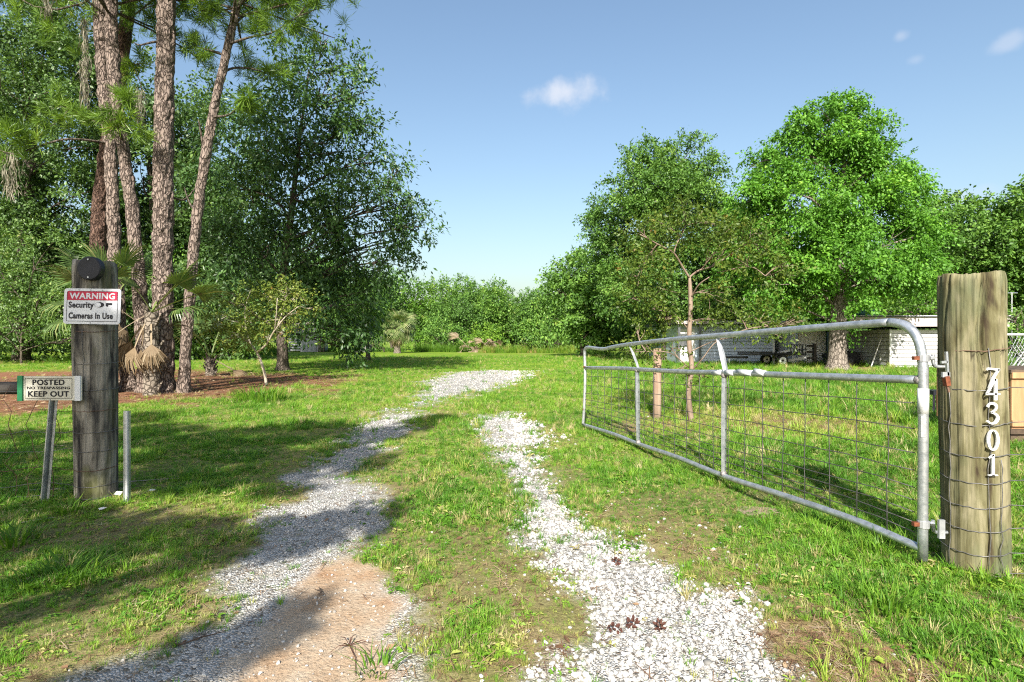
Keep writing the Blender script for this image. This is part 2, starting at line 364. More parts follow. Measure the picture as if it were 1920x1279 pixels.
# lettering meshes from the built-in font (made while the scene is still light)
def make_text():
    tmp = {}
    for s in ('WARNING', 'Security', 'Cameras In Use', 'POSTED', 'NO TRESPASSING', 'KEEP OUT'):
        c = bpy.data.curves.new('lettering', 'FONT'); c.body = s; c.size = 1; c.extrude = .01; c.offset = .034; c.resolution_u = 4; c.space_character = 1.08
        o = bpy.data.objects.new('lettering', c); COL.objects.link(o); tmp[s] = o
    dg = bpy.context.evaluated_depsgraph_get(); out = {}
    for s, o in tmp.items():
        out[s] = bpy.data.meshes.new_from_object(o.evaluated_get(dg))
    for o in tmp.values(): bpy.data.objects.remove(o)
    return out
TEXT = make_text()

# ------------------------------------------------------------------ ground
def gp(l): return [G(*p) for p in l]
LEFT_TRACK = gp([(60, 1330), (190, 1262), (330, 1185), (400, 1120), (415, 1050), (470, 985), (540, 930), (560, 885), (625, 845), (660, 800), (690, 782), (770, 772), (805, 779), (775, 800), (735, 830), (720, 870), (680, 905), (730, 940), (740, 985), (690, 1040), (735, 1100), (765, 1170), (745, 1230), (750, 1330)])
RIGHT_TRACK = gp([(1015, 1340), (1045, 1240), (1060, 1180), (1045, 1110), (990, 1060), (975, 1000), (960, 950), (935, 905), (915, 860), (885, 830), (865, 800), (890, 780), (960, 774), (1012, 800), (1005, 835), (1025, 870), (1055, 900), (1085, 940), (1130, 980), (1200, 1020), (1290, 1060), (1380, 1110), (1450, 1170), (1500, 1230), (1560, 1340)])
BACK_PATCH = gp([(690, 782), (760, 760), (775, 738), (790, 715), (850, 699), (930, 695), (1000, 698), (1000, 706), (960, 722), (900, 737), (860, 750), (800, 758), (770, 772)])
SAND = gp([(560, 1085), (600, 1062), (650, 1042), (690, 1060), (725, 1110), (735, 1160), (715, 1215), (690, 1340), (360, 1340), (430, 1250), (500, 1180)])
STRAW = gp([(-300, 700), (100, 695), (300, 690), (480, 700), (600, 705), (700, 702), (640, 716), (560, 735), (430, 745), (330, 758), (150, 770), (-300, 800)])
BARE = [gp([(1180, 792), (1290, 770), (1420, 775), (1700, 800), (1660, 825), (1480, 832), (1350, 820), (1190, 810)]),
        gp([(1480, 694), (1530, 688), (1620, 688), (1660, 695), (1600, 702), (1520, 702)]),
        gp([(1400, 1165), (1500, 1160), (1640, 1195), (1800, 1235), (1960, 1300), (1960, 1340), (1540, 1340)]),
        gp([(1020, 1180), (1050, 1190), (1045, 1225), (1010, 1220)])]
def masks(x, y):
    n1 = fbm(x * 1.6, y * 1.6, 3) - .5; n2 = fbm(x * 7, y * 7, 11) - .5; n3 = fbm(x * .35, y * .35, 21)
    sc = np.clip(y * .09, .12, .8)
    g = np.full(np.shape(x), -9.0)
    for p, bias in ((LEFT_TRACK, 0), (RIGHT_TRACK, 0), (BACK_PATCH, 0)):
        g = np.maximum(g, poly_sd(p, x, y))
    w = .05 + .022 * y
    n5 = fbm(x * 3.3, y * 3.3, 15) - .5
    gravel = sstep(-1, 1, (g - .03 - .008 * y + (n1 * .75 + n5 * .75 + n2 * .55) * (.30 + .055 * y)) / w)
    sand = sstep(-1, 1, (poly_sd(SAND, x, y) + n1 * .3 + n2 * .22) / .07)
    straw = sstep(-1, 1, (poly_sd(STRAW, x, y) + n1 * 3) / 1.2)
    bare = np.zeros(np.shape(x))
    for i, p in enumerate(BARE):
        bare = np.maximum(bare, sstep(-1, 1, (poly_sd(p, x, y) + (n1 * 1.0 + n2 * .5) * (.35 + .05 * y)) / (.12 + .03 * y)))
    # worn grass between and beside the tracks
    worn = sstep(-.7, .1, g + n1 * .9) * (1 - gravel) * .42 + sstep(.56, .70, fbm(x * .9 + 5, y * .9, 31)) * .32
    return gravel, sand, straw, bare, np.clip(worn, 0, 1), n3
def gz(x, y):
    x = np.asarray(x, float); y = np.asarray(y, float)
    near = np.exp(-((np.abs(y - 5) / 40) ** 2))
    z = (fbm(x * .22, y * .22, 41) - .5) * .10 + (fbm(x * 1.3, y * 1.3, 43) - .5) * .045
    z = z * np.clip(y / 3, .3, 1)
    g = np.maximum(poly_sd(LEFT_TRACK, x, y), poly_sd(RIGHT_TRACK, x, y))
    return z - .025 * sstep(-.2, .25, g)
def gzf(x, y): return float(gz(np.array([x]), np.array([y]))[0])

def axis_pts(segs):
    out = []
    for a, b, n in segs: out += list(np.linspace(a, b, n, endpoint=False))
    return np.array(out + [segs[-1][1]])
def make_ground():
    ge = lambda a, b, n: np.geomspace(a, b, n)
    xs = np.concatenate([-ge(8, 700, 34)[::-1], np.linspace(-8, -3.5, 46)[1:-1], np.linspace(-3.5, 4.5, 180), np.linspace(4.5, 9, 46)[1:-1], ge(9, 700, 34)])
    ys = np.concatenate([-ge(1, 300, 16)[::-1], np.linspace(-1, 1.7, 12)[1:-1], np.linspace(1.7, 6, 110), np.linspace(6, 13, 100)[1:], np.linspace(13, 30, 90)[1:], ge(30.5, 900, 44)])
    X, Y = np.meshgrid(xs, ys); x = X.ravel(); y = Y.ravel()
    z = gz(x, y); gr, sa, st, ba, wo, n3 = masks(x, y)
    nx, ny = len(xs), len(ys)
    i = np.arange(nx - 1)[None, :] + nx * np.arange(ny - 1)[:, None]; i = i.ravel()
    q = np.stack([i, i + 1, i + nx + 1, i + nx], 1)
    me = fast_mesh('ground', np.stack([x, y, z], 1), q, {'gravel': gr, 'sand': sa, 'straw': st, 'bare': ba, 'worn': wo})
    me.shade_smooth()
    m, nt, b, out = new_mat('ground')
    at = {k: N(nt, 'ShaderNodeAttribute', attribute_name=k).outputs['Fac'] for k in ('gravel', 'sand', 'straw', 'bare', 'worn')}
    v = mapped(nt)
    nA = noise_tex(nt, .45, 4, .6, v); nB = noise_tex(nt, 5, 5, .65, v); nC = noise_tex(nt, 60, 4, .7, v); nD = noise_tex(nt, 1.6, 4, .65, v)
    lawn = ramp(nt, [(.35, (.085, .165, .016)), (.48, (.145, .245, .022)), (.58, (.22, .29, .036)), (.7, (.30, .30, .07))], mixc(nt, .5, nA.outputs['Fac'], nD.outputs['Fac'])).outputs[0]
    soil = ramp(nt, [(.3, (.07, .05, .028)), (.55, (.18, .14, .075)), (.75, (.30, .25, .15))], nC.outputs[0]).outputs[0]
    dist = N(nt, 'ShaderNodeSeparateXYZ'); L(nt, v, dist.inputs[0])
    far = N(nt, 'ShaderNodeMapRange'); far.inputs['From Min'].default_value = 4; far.inputs['From Max'].default_value = 16; far.inputs['To Min'].default_value = .28; far.inputs['To Max'].default_value = 1.0
    L(nt, dist.outputs['Y'], far.inputs['Value'])
    fine = ramp(nt, [(.3, (.55, .55, .55)), (.7, (1.25, 1.25, 1.25))], nC.outputs[0]).outputs[0]
    col = mixc(nt, far.outputs[0], soil, mixc(nt, 1, lawn, fine, 'MULTIPLY'))
    wf = N(nt, 'ShaderNodeMath', operation='MULTIPLY'); L(nt, at['worn'], wf.inputs[0]); wf.inputs[1].default_value = .75
    tan = ramp(nt, [(.3, (.14, .10, .05)), (.6, (.30, .235, .12))], nB.outputs[0]).outputs[0]
    col = mixc(nt, wf.outputs[0], col, tan)
    bare = ramp(nt, [(.3, (.13, .075, .045)), (.55, (.27, .17, .105)), (.75, (.40, .30, .20))], nC.outputs[0]).outputs[0]
    col = mixc(nt, at['bare'], col, bare)
    straw = ramp(nt, [(.3, (.10, .045, .025)), (.52, (.22, .105, .058)), (.72, (.36, .21, .125))], mixc(nt, .5, nC.outputs['Fac'], nB.outputs['Fac'])).outputs[0]
    col = mixc(nt, at['straw'], col, straw)
    # gravel: two sizes of pale crushed shell
    vo = N(nt, 'ShaderNodeTexVoronoi', feature='F1'); vo.inputs['Scale'].default_value = 70; L(nt, v, vo.inputs['Vector'])
    ve = N(nt, 'ShaderNodeTexVoronoi', feature='DISTANCE_TO_EDGE'); ve.inputs['Scale'].default_value = 70; L(nt, v, ve.inputs['Vector'])
    sc = N(nt, 'ShaderNodeSeparateColor'); L(nt, vo.outputs['Color'], sc.inputs[0])
    gcol = ramp(nt, [(0, (.16, .13, .10)), (.22, (.38, .36, .325)), (1, (.60, .59, .565))], sc.outputs[0]).outputs[0]
    edge = ramp(nt, [(0, (.40, .39, .37)), (.10, (1, 1, 1))], ve.outputs['Distance']).outputs[0]
    gcol = mixc(nt, 1, gcol, edge, 'MULTIPLY')
    gcol = mixc(nt, ramp(nt, [(.56, (0, 0, 0)), (.72, (.55, .55, .55))], nB.outputs[0]).outputs[0], gcol, (.30, .25, .18))
    col = mixc(nt, at['gravel'], col, gcol)
    sandc = ramp(nt, [(.30, (.29, .155, .08)), (.44, (.38, .265, .17)), (.58, (.43, .35, .26))], mixc(nt, .5, nD.outputs['Fac'], nB.outputs['Fac'])).outputs[0]
    spk = ramp(nt, [(.28, (1.15, 1.1, 1.05)), (.5, (.95, .95, .95)), (.60, (.8, .78, .75)), (.68, (.3, .27, .25))], noise_tex(nt, 75, 5, .75, v).outputs[0]).outputs[0]
    sandc = mixc(nt, 1, sandc, spk, 'MULTIPLY')
    col = mixc(nt, at['sand'], col, sandc)
    L(nt, col, b.inputs['Base Color']); b.inputs['Roughness'].default_value = .95; b.inputs['Specular IOR Level'].default_value = .08
    hh = N(nt, 'ShaderNodeMath', operation='MULTIPLY'); L(nt, ve.outputs['Distance'], hh.inputs[0])
    gs = N(nt, 'ShaderNodeMath', operation='SUBTRACT', use_clamp=True); L(nt, at['gravel'], gs.inputs[0]); L(nt, at['sand'], gs.inputs[1]); L(nt, gs.outputs[0], hh.inputs[1])
    h2 = N(nt, 'ShaderNodeMath', operation='MULTIPLY_ADD'); L(nt, nC.outputs[0], h2.inputs[0]); h2.inputs[1].default_value = .5; L(nt, hh.outputs[0], h2.inputs[2])
    bump(nt, b, h2.outputs[0], .8, .03)
    o = link('ground', me, m); tag(o, 'mown clearing with pale gravel wheel tracks', kind='structure')
make_ground()

# ------------------------------------------------------------------ scattering (uncountable ground cover)
def scatter(name, label, cat, pts, rot, scl, var, tint, sources):
    coll = bpy.data.collections.new(name + '_sources')
    for s in sources: coll.objects.link(s)
    me = bpy.data.meshes.new(name); n = len(pts)
    me.vertices.add(n); me.vertices.foreach_set('co', np.ascontiguousarray(pts, dtype=np.float32).ravel())
    a = me.attributes.new('rot', 'FLOAT_VECTOR', 'POINT'); a.data.foreach_set('vector', np.ascontiguousarray(rot, dtype=np.float32).ravel())
    a = me.attributes.new('scl', 'FLOAT', 'POINT'); a.data.foreach_set('value', np.ascontiguousarray(scl, dtype=np.float32))
    a = me.attributes.new('tint', 'FLOAT', 'POINT'); a.data.foreach_set('value', np.ascontiguousarray(tint, dtype=np.float32))
    a = me.attributes.new('var', 'INT', 'POINT'); a.data.foreach_set('value', np.ascontiguousarray(var, dtype=np.int32))
    o = bpy.data.objects.new(name, me); COL.objects.link(o)
    ng = bpy.data.node_groups.new(name, 'GeometryNodeTree')
    ng.interface.new_socket('Geometry', in_out='INPUT', socket_type='NodeSocketGeometry'); ng.interface.new_socket('Geometry', in_out='OUTPUT', socket_type='NodeSocketGeometry')
    gi = N(ng, 'NodeGroupInput'); go = N(ng, 'NodeGroupOutput'); ip = N(ng, 'GeometryNodeInstanceOnPoints'); ci = N(ng, 'GeometryNodeCollectionInfo')
    ci.inputs['Collection'].default_value = coll; ci.inputs['Separate Children'].default_value = True; ci.inputs['Reset Children'].default_value = True
    ip.inputs['Pick Instance'].default_value = True
    def na(nm, t):
        k = N(ng, 'GeometryNodeInputNamedAttribute', data_type=t); k.inputs['Name'].default_value = nm; return k.outputs['Attribute']
    er = N(ng, 'FunctionNodeEulerToRotation'); L(ng, na('rot', 'FLOAT_VECTOR'), er.inputs[0])
    L(ng, gi.outputs[0], ip.inputs['Points']); L(ng, ci.outputs[0], ip.inputs['Instance']); L(ng, na('var', 'INT'), ip.inputs['Instance Index'])
    L(ng, er.outputs[0], ip.inputs['Rotation']); L(ng, na('scl', 'FLOAT'), ip.inputs['Scale']); L(ng, ip.outputs[0], go.inputs[0])
    md = o.modifiers.new('scatter', 'NODES'); md.node_group = ng
    return tag(o, label, cat, kind='stuff')

def src(name, verts, faces, mat):
    me = bpy.data.meshes.new(name); me.from_pydata(verts, [], faces); me.update(); me.materials.append(mat)
    return bpy.data.objects.new(name, me)
def blade(v, f, base, ang, h, lean, w, curl=0.5):
    d = Vector((math.cos(ang), math.sin(ang), 0)); s = Vector((-d.y, d.x, 0)) * w * .5
    o = len(v); p0 = Vector(base); p1 = p0 + Vector((0, 0, h * .5)) + d * lean * .3; p2 = p0 + Vector((0, 0, h * (1 - curl * .25))) + d * lean
    v += [p0 - s, p0 + s, p1 + s * .8, p1 - s * .8, p2]; f += [(o, o + 1, o + 2, o + 3), (o + 3, o + 2, o + 4)]
def tuft(i, mat, nb, h, spread, w, lean=.6):
    r = random.Random(100 + i); v = []; f = []
    for _ in range(nb):
        a = r.uniform(0, 6.283); q = spread * math.sqrt(r.random())
        hh = h * r.uniform(.5, 1.1)
        blade(v, f, (q * math.cos(a), q * math.sin(a), -.01), a + r.uniform(-1.2, 1.2), hh, hh * lean * r.uniform(.2, 1.5), w * r.uniform(.7, 1.3))
    return src('grass_tuft_%02d' % i, v, f, mat)
def broad(i, mat):
    r = random.Random(300 + i); v = []; f = []
    for k in range(9):
        a = r.uniform(0, 6.283); d = Vector((math.cos(a), math.sin(a), 0)); s = Vector((-d.y, d.x, 0)); l = r.uniform(.03, .06)
        b = d * r.uniform(0, .03); o = len(v); z = r.uniform(.01, .04)
        v += [b + Vector((0, 0, z)), b + d * l * .5 + s * l * .3 + Vector((0, 0, z + .012)), b + d * l + Vector((0, 0, z)), b + d * l * .5 - s * l * .3 + Vector((0, 0, z + .012))]
        f += [(o, o + 1, o + 2, o + 3)]
    return src('grass_tuft_%02d' % i, v, f, mat)

def grid_rand(x0, x1, y0, y1, dens):
    n = int((x1 - x0) * (y1 - y0) * dens); return rng.uniform(x0, x1, n), rng.uniform(y0, y1, n)
def in_view(x, y, m=1.08): return (np.abs(x) < y * .93 * m + .35)

def make_grass():
    T = [tuft(0, M['grass'], 16, .075, .035, .0052), tuft(1, M['grass'], 14, .06, .05, .0050, .9), tuft(2, M['grass'], 18, .10, .03, .0056, .6), tuft(3, M['grass'], 12, .05, .05, .0048, 1.3),
         tuft(4, M['grass'], 20, .15, .03, .0065, .7), broad(5, M['grass']), tuft(6, M['grass'], 22, .030, .07, .0042, 2.6)]
    X = []; Y = []; SC = []; VV = []; TT = []
    for (y0, y1, dens, k) in ((1.6, 4.2, 2700, .58), (4.2, 7, 1500, .66), (7, 12, 520, .9), (12, 22, 170, 1.1), (22, 45, 30, 1.4)):
        w = y1 * .93 * 1.08 + .4
        x, y = grid_rand(-w, w, y0, y1, dens); ok = in_view(x, y); x = x[ok]; y = y[ok]
        gr, sa, st, ba, wo, n3 = masks(x, y)
        patch = fbm(x * 2.1, y * 2.1, 51); fine = fbm(x * 6, y * 6, 57)
        lush = sstep(.5, 2.0, x - (.2 + .10 * (y - 3))) * sstep(5.0, 8.5, y + .9 * x - 1.2) + .6 * sstep(0, 1, 1 - np.abs(x + .3 + .05 * y) / .8) * sstep(2.8, 4.2, y)
        right = sstep(1.5, 2.6, x)
        dn = (1 - gr * .97) * (1 - sa) * (1 - st * .96) * (1 - ba * .78) * (1 - wo * .25) * (.62 + .5 * sstep(.34, .58, patch))
        dn = np.maximum(dn, (.75 * np.maximum(wo, ba * .8)) * (1 - gr) * (1 - sa) * (1 - st))
        keep = rng.random(len(x)) < dn
        x, y, gr, wo, ba, patch, fine, lush, st, right = [q[keep] for q in (x, y, gr, wo, ba, patch, fine, lush, st, right)]
        n = len(x)
        X.append(x); Y.append(y)
        s = k * (.50 + .62 * sstep(.36, .66, patch) + .45 * np.clip(lush, 0, 1) + .3 * right) * (1 - .35 * wo) * rng.uniform(.7, 1.25, n)
        SC.append(s)
        v = rng.choice(5, n, p=[.32, .27, .16, .19, .06]); v = np.where((rng.random(n) < .10) & (y < 7), 5, v); v = np.where((rng.random(n) < .10 + .55 * wo + .5 * ba) & (y < 9), 6, v); VV.append(v)
        hue = fbm(x * .8, y * .8, 71)
        t = .31 + (hue - .5) * .6 + rng.normal(0, .17, n) + wo * .30 + ba * .3 + st * .3 + .10 * (y > 8) - .06 * np.clip(lush, 0, 1)
        t = np.where(v == 6, rng.uniform(.5, 1, n), t); t = np.where(rng.random(n) < .14 + .26 * wo, rng.uniform(.8, 1, n), t)
        TT.append(np.clip(t, 0, 1))
    X = np.concatenate(X); Y = np.concatenate(Y); n = len(X)
    rot = np.stack([rng.normal(0, .12, n), rng.normal(0, .12, n), rng.uniform(0, 6.28, n)], 1)
    scatter('grass', 'short green grass with straw coloured patches over the clearing', 'grass', np.stack([X, Y, gz(X, Y)], 1), rot, np.concatenate(SC), np.concatenate(VV), np.concatenate(TT), T)

    # gravel stones
    def stone(i):
        r = random.Random(500 + i); bm = bmesh.new(); bmesh.ops.create_icosphere(bm, subdivisions=1, radius=.5)
        sx, sy, sz = r.uniform(.8, 1.2), r.uniform(.6, 1), r.uniform(.45, .8)
        for v in bm.verts:
            k = r.uniform(.78, 1.15); v.co = Vector((v.co.x * sx * k, v.co.y * sy * k, v.co.z * sz * k))
        me = bpy.data.meshes.new('gravel_stone_%02d' % i); bm.to_mesh(me); bm.free(); me.materials.append(M['stone'])
        return bpy.data.objects.new('gravel_stone_%02d' % i, me)
    ST = [stone(i) for i in range(6)]
    x1, y1 = grid_rand(-3.5, 3.6, 1.7, 4.2, 5200); x2, y2 = grid_rand(-3.5, 2.5, 4.2, 9, 1500); x3, y3 = grid_rand(-6, 2, 9, 24, 330)
    x = np.concatenate([x1, x2, x3]); y = np.concatenate([y1, y2, y3]); ok = in_view(x, y); x = x[ok]; y = y[ok]
    gr, sa, st, ba, wo, n3 = masks(x, y)
    near_r = sstep(-.4, .3, x)
    dn = np.clip(gr * (.12 + .75 * near_r + .45 * (y > 3.6)) * (.45 + .8 * sstep(.3, .6, fbm(x * 5, y * 5, 91))), 0, 1) * (1 - sa * .97) + .05 * sa + .02 * (gr > .02) + .03 * wo * (x > -.6)
    keep = rng.random(len(x)) < dn; x = x[keep]; y = y[keep]; n = len(x)
    s = (.006 + .022 * rng.random(n) ** 2.6) * np.where(x > .0, 1.15, .72) * np.clip(y / 4, 1, 2.6)
    rot = rng.uniform(0, 6.28, (n, 3)) * np.array([.12, .12, 1])
    scatter('gravel', 'loose white crushed shell gravel lying in the wheel tracks', 'gravel', np.stack([x, y, gz(x, y) + s * .18], 1), rot, s, rng.integers(0, 6, n), np.clip(rng.beta(2.6, 1.3, n), 0, 1), ST)

    # dry stems, pine needles and bits of leaf litter
    def bit(i):
        r = random.Random(700 + i); v = []; f = []
        if i < 4:
            for _ in range(4):
                a = r.uniform(0, 6.28); l = r.uniform(.05, .12); c = Vector((r.uniform(-.03, .03), r.uniform(-.03, .03), .004 + r.uniform(0, .012)))
                d = Vector((math.cos(a), math.sin(a), r.uniform(-.05, .2))) * l * .5; s = Vector((-d.y, d.x, 0)).normalized() * .0016
                o = len(v); v += [c - d - s, c - d + s, c + d + s, c + d - s]; f += [(o, o + 1, o + 2, o + 3)]
        else:
            a = r.uniform(0, 6.28); d = Vector((math.cos(a), math.sin(a), .15)) * .028; s = Vector((-d.y, d.x, 0)) * .45
            v = [-d + Vector((0, 0, .006)), s + Vector((0, 0, .013)), d + Vector((0, 0, .006)), -s + Vector((0, 0, .004))]; f = [(0, 1, 2, 3)]
        return src('litter_bit_%02d' % i, v, f, M['litter'])
    LT = [bit(i) for i in range(6)]
    x1, y1 = grid_rand(-4, 4.2, 1.7, 4.5, 900); x2, y2 = grid_rand(-9, 9, 4.5, 9, 150); x3, y3 = grid_rand(-16, -2, 9, 22, 110)
    x = np.concatenate([x1, x2, x3]); y = np.concatenate([y1, y2, y3]); ok = in_view(x, y); x = x[ok]; y = y[ok]
    gr, sa, st, ba, wo, n3 = masks(x, y)
    dn = np.clip(.12 + .7 * ba + .9 * st + .25 * wo, 0, 1) * (1 - gr * .82) * (1 - sa * .9)
    keep = rng.random(len(x)) < dn; x = x[keep]; y = y[keep]; n = len(x)
    rot = np.stack([np.zeros(n), np.zeros(n), rng.uniform(0, 6.28, n)], 1)
    scatter('leaf_litter', 'dry brown stems, needles and leaf bits lying on the ground', 'litter', np.stack([x, y, gz(x, y) + .003], 1), rot, rng.uniform(.35, .95, n) * np.clip(y / 5, 1, 2.4), rng.choice(6, n, p=[.23, .23, .22, .2, .06, .06]), rng.random(n), LT)
make_grass()

# ------------------------------------------------------------------ foliage
def norm(a): return a / (np.linalg.norm(a, axis=1, keepdims=True) + 1e-9)
def leaf_cloud(name, pos, axis, nrm, length, width, tint, fold=.12):
    side = norm(np.cross(axis, nrm)); up = norm(np.cross(side, axis)); Lc = length[:, None]; Wc = width[:, None]
    v = np.stack([pos, pos + axis * Lc * .45 + side * Wc * .5 + up * Wc * fold, pos + axis * Lc, pos + axis * Lc * .45 - side * Wc * .5 + up * Wc * fold], 1).reshape(-1, 3)
    i = np.arange(len(pos)) * 4
    t = np.concatenate([np.stack([i, i + 1, i + 2], 1), np.stack([i, i + 2, i + 3], 1)])
    return fast_mesh(name, v, t, {'tint': np.repeat(tint, 4)})
def sprays(org, dr, length, n, leaf, lw, droop=.35, spread=.8, tint_mu=.45, r=rng, tint_spray=None):
    """n leaves along each of the short twigs"""
    m = len(org); k = np.tile(np.linspace(.1, 1, n), m)[:, None]
    o = np.repeat(org, n, 0); d = np.repeat(dr, n, 0); l = np.repeat(length, n)[:, None]
    pos = o + d * l * k + r.normal(0, 1, (m * n, 3)) * l * .13 + np.array([0, 0, -1]) * (k ** 2) * l * droop * .5
    ax = norm(d * .55 + r.normal(0, spread, (m * n, 3)) * .62 + np.array([0, 0, -droop]))
    nm = norm(r.normal(0, .55, (m * n, 3)) + np.array([0, 0, .75]) + d * .25 + np.array([0, -.15, 0]))
    sz = leaf * r.uniform(.65, 1.25, m * n)
    ts = np.repeat(r.normal(0, .16, m) if tint_spray is None else tint_spray, n)
    ti = np.clip(tint_mu + ts + r.normal(0, .12, m * n), 0, 1)
    return pos, ax, nm, sz, sz * lw, ti
def lobe_points(c, rad, n, r, shell=.5, bottom=.35):
    u = norm(r.normal(0, 1, (n, 3)))
    keep = (u[:, 2] > -.25) | (r.random(n) < bottom); u = u[keep]; n = len(u)
    q = shell + (1.05 - shell) * r.random(n) ** .6
    lump = 1 + .22 * np.sin(u[:, 0] * 5 + c[0] * 3) * np.sin(u[:, 1] * 6 + c[1]) + .18 * np.sin(u[:, 2] * 7 + c[2] * 2)
    return c + u * (rad * (q * lump)[:, None]), u

def limb(mb, a, b, r0, r1, r, n=5, bow=.12, sides=6):
    a = np.array(a); b = np.array(b); d = b - a; ln = np.linalg.norm(d)
    mid = (a + b) / 2 + r.normal(0, 1, 3) * ln * bow + np.array([0, 0, ln * .05])
    pts = []
    for i in range(n + 1):
        t = i / n; pts.append((1 - t) ** 2 * a + 2 * t * (1 - t) * mid + t * t * b)
    mb.tube(pts, [r0 + (r1 - r0) * (i / n) for i in range(n + 1)], sides, cap=False); return pts

def tree(name, label, cat, basepx, d, lobes, leafm, barkm, leaf=.16, lw=.5, dens=26, per=9, spray=.55, r_trunk=.25, group=None, seed=1, depth=.8, droop=.35, tint=.45, trunk_top=None, flare=1.5, shell=.45, base_xy=None, extra_trunk=None, twig=True, world=False):
    r = np.random.default_rng(seed)
    b = np.array(P(basepx[0], 640, d)); b[2] = 0
    if base_xy is not None: b = np.array([base_xy[0], base_xy[1], 0.0])
    b[2] = gzf(b[0], b[1]) if b[1] < 60 else 0
    root = thing(name, label, cat, tuple(b), group)
    C = []
    for lb in lobes:
        if world:
            C.append((np.array(lb[:3]) - b, np.array([lb[3], lb[3], lb[3] * .6]), 1.0)); continue
        px, py, rp = lb[:3]; sq = lb[3] if len(lb) > 3 else 1.0; dm = lb[4] if len(lb) > 4 else 1.0
        rad = rp * d / F
        off = r.uniform(-1, 1) * rad * depth
        c = np.array(P(px, py, d + off)) - b
        C.append((c, np.array([rad, rad, rad * sq]), dm))
    org = []; dr = []; tsp = []
    for c, rad, dm in C:
        n = int(dens * dm * (rad[0] ** 2) * 4) + 5
        p, u = lobe_points(c, rad, max(4, int(n * .14)), r, shell)
        org.append(p); dr.append(norm(u * .8 + r.normal(0, .5, u.shape) + np.array([0, 0, .12])))
        tsp.append(r.normal(0, .10, len(p)) - .08)
        msub = 14 if rad[0] > .8 else 7
        for _ in range(msub):
            uk = r.normal(0, 1, 3); uk[2] = uk[2] * .9 + .25; uk /= np.linalg.norm(uk)
            ck = c + uk * rad * r.uniform(.6, .98); rk = rad * r.uniform(.22, .40) * np.array([1, 1, .62])
            p, u = lobe_points(ck, rk, max(3, int(n * .90 / msub)), r, .15, .6)
            org.append(p); dr.append(norm(u * .55 + uk * .5 + r.normal(0, .4, u.shape)))
            tsp.append(r.normal(0, .08, len(p)) + r.normal(0, .09) + .06 * u[:, 2])
    org = np.concatenate(org); dr = np.concatenate(dr); tsp = np.concatenate(tsp)
    ok = org[:, 2] > .25; org = org[ok]; dr = dr[ok]; tsp = tsp[ok]
    me = leaf_cloud('crown', *sprays(org, dr, spray * r.uniform(.6, 1.3, len(org)), per, leaf, lw, droop, .8, tint, r, tsp))
    link('crown', me, M[leafm], root)
    mb = MB()
    zc = [c[2] for c, _, _ in C]; topi = int(np.argmax(zc))
    top = C[topi][0] * np.array([.6, .6, .92]) if trunk_top is None else np.array(P(trunk_top[0], trunk_top[1], d)) - b
    H = top[2]
    tp = [np.array([0, 0, -.25]), np.array([0, 0, .05]), np.array([0, 0, .5]), np.array([r.normal(0, .05), 0, H * .25]), top * .5 * np.array([.6, .6, 1]), top * .78 * np.array([.85, .85, 1]), top]
    tr = [r_trunk * flare * 1.1, r_trunk * flare, r_trunk * 1.08, r_trunk * .9, r_trunk * .62, r_trunk * .32, .03]
    sp = smoothpath([np.append(p, q) for p, q in zip(tp, tr)], 4)
    mb.tube([q[:3] for q in sp], [max(.02, q[3]) for q in sp], 10, cap=False)
    sp = np.array(sp)
    for c, rad, dm in C:
        hz = max(H * .12, min(c[2] - .55 * rad[0] - .25 * np.hypot(c[0], c[1]), H * .93)); i = int(np.argmin(np.abs(sp[:, 2] - hz)))
        a = sp[i, :3]; r0 = min(sp[i, 3] * .45, .03 + .02 * rad[0])
        e = limb(mb, a, c, r0, .03, r, 5)
        if twig:
            for _ in range(5):
                u = r.normal(0, 1, 3); u /= np.linalg.norm(u)
                limb(mb, e[r.integers(2, 5)], c + u * rad * .8, .028, .008, r, 3, .1, 4)
    mb.build('trunk', M[barkm], root, smooth=True)
    if extra_trunk: extra_trunk(root, b)
    return root

def J(lobes, k=1): return lobes

# the tall dark tree beyond the pines
tree('shade_tree', 'tall dark green tree with ragged open crown and dark trunk beyond the pines', 'tree', (530, 695), 22.7,
     [(555, 105, 42, 1, .6), (612, 82, 30, 1, .5), (650, 120, 34, 1, .5), (600, 165, 62, 1, .75), (665, 165, 34, 1, .5), (690, 235, 26, .8, .6), (560, 245, 85), (478, 265, 75), (640, 285, 62), (705, 305, 40, .8, .7), (745, 320, 22, .7, .7),
      (445, 355, 75), (560, 370, 95), (670, 390, 70), (735, 375, 36, .8, .7), (772, 388, 24, .7, .7), (790, 425, 20, 1, .7), (480, 465, 85), (595, 480, 85), (690, 470, 60), (745, 450, 36, .9, .8), (735, 500, 34, 1, .8),
      (430, 545, 62), (535, 560, 70), (630, 570, 70), (685, 548, 42), (640, 612, 36, .8), (655, 656, 9, 1.2, 1.5)],
     'leaf_dark', 'bark', leaf=.20, lw=.42, dens=25, per=13, spray=.8, r_trunk=.21, seed=11, depth=.9, droop=.5, tint=.42, shell=.25)

tree('hickory_tree', 'lighter green leafy tree showing under the right side of the dark tree', 'tree', (690, 664), 34,
     [(670, 575, 40), (640, 600, 38), (680, 615, 30), (665, 535, 34), (612, 630, 24), (700, 560, 26), (700, 595, 20)],
     'leaf_oak', 'bark', leaf=.24, lw=.5, dens=20, per=11, spray=.75, r_trunk=.12, seed=12, tint=.55, droop=.55)
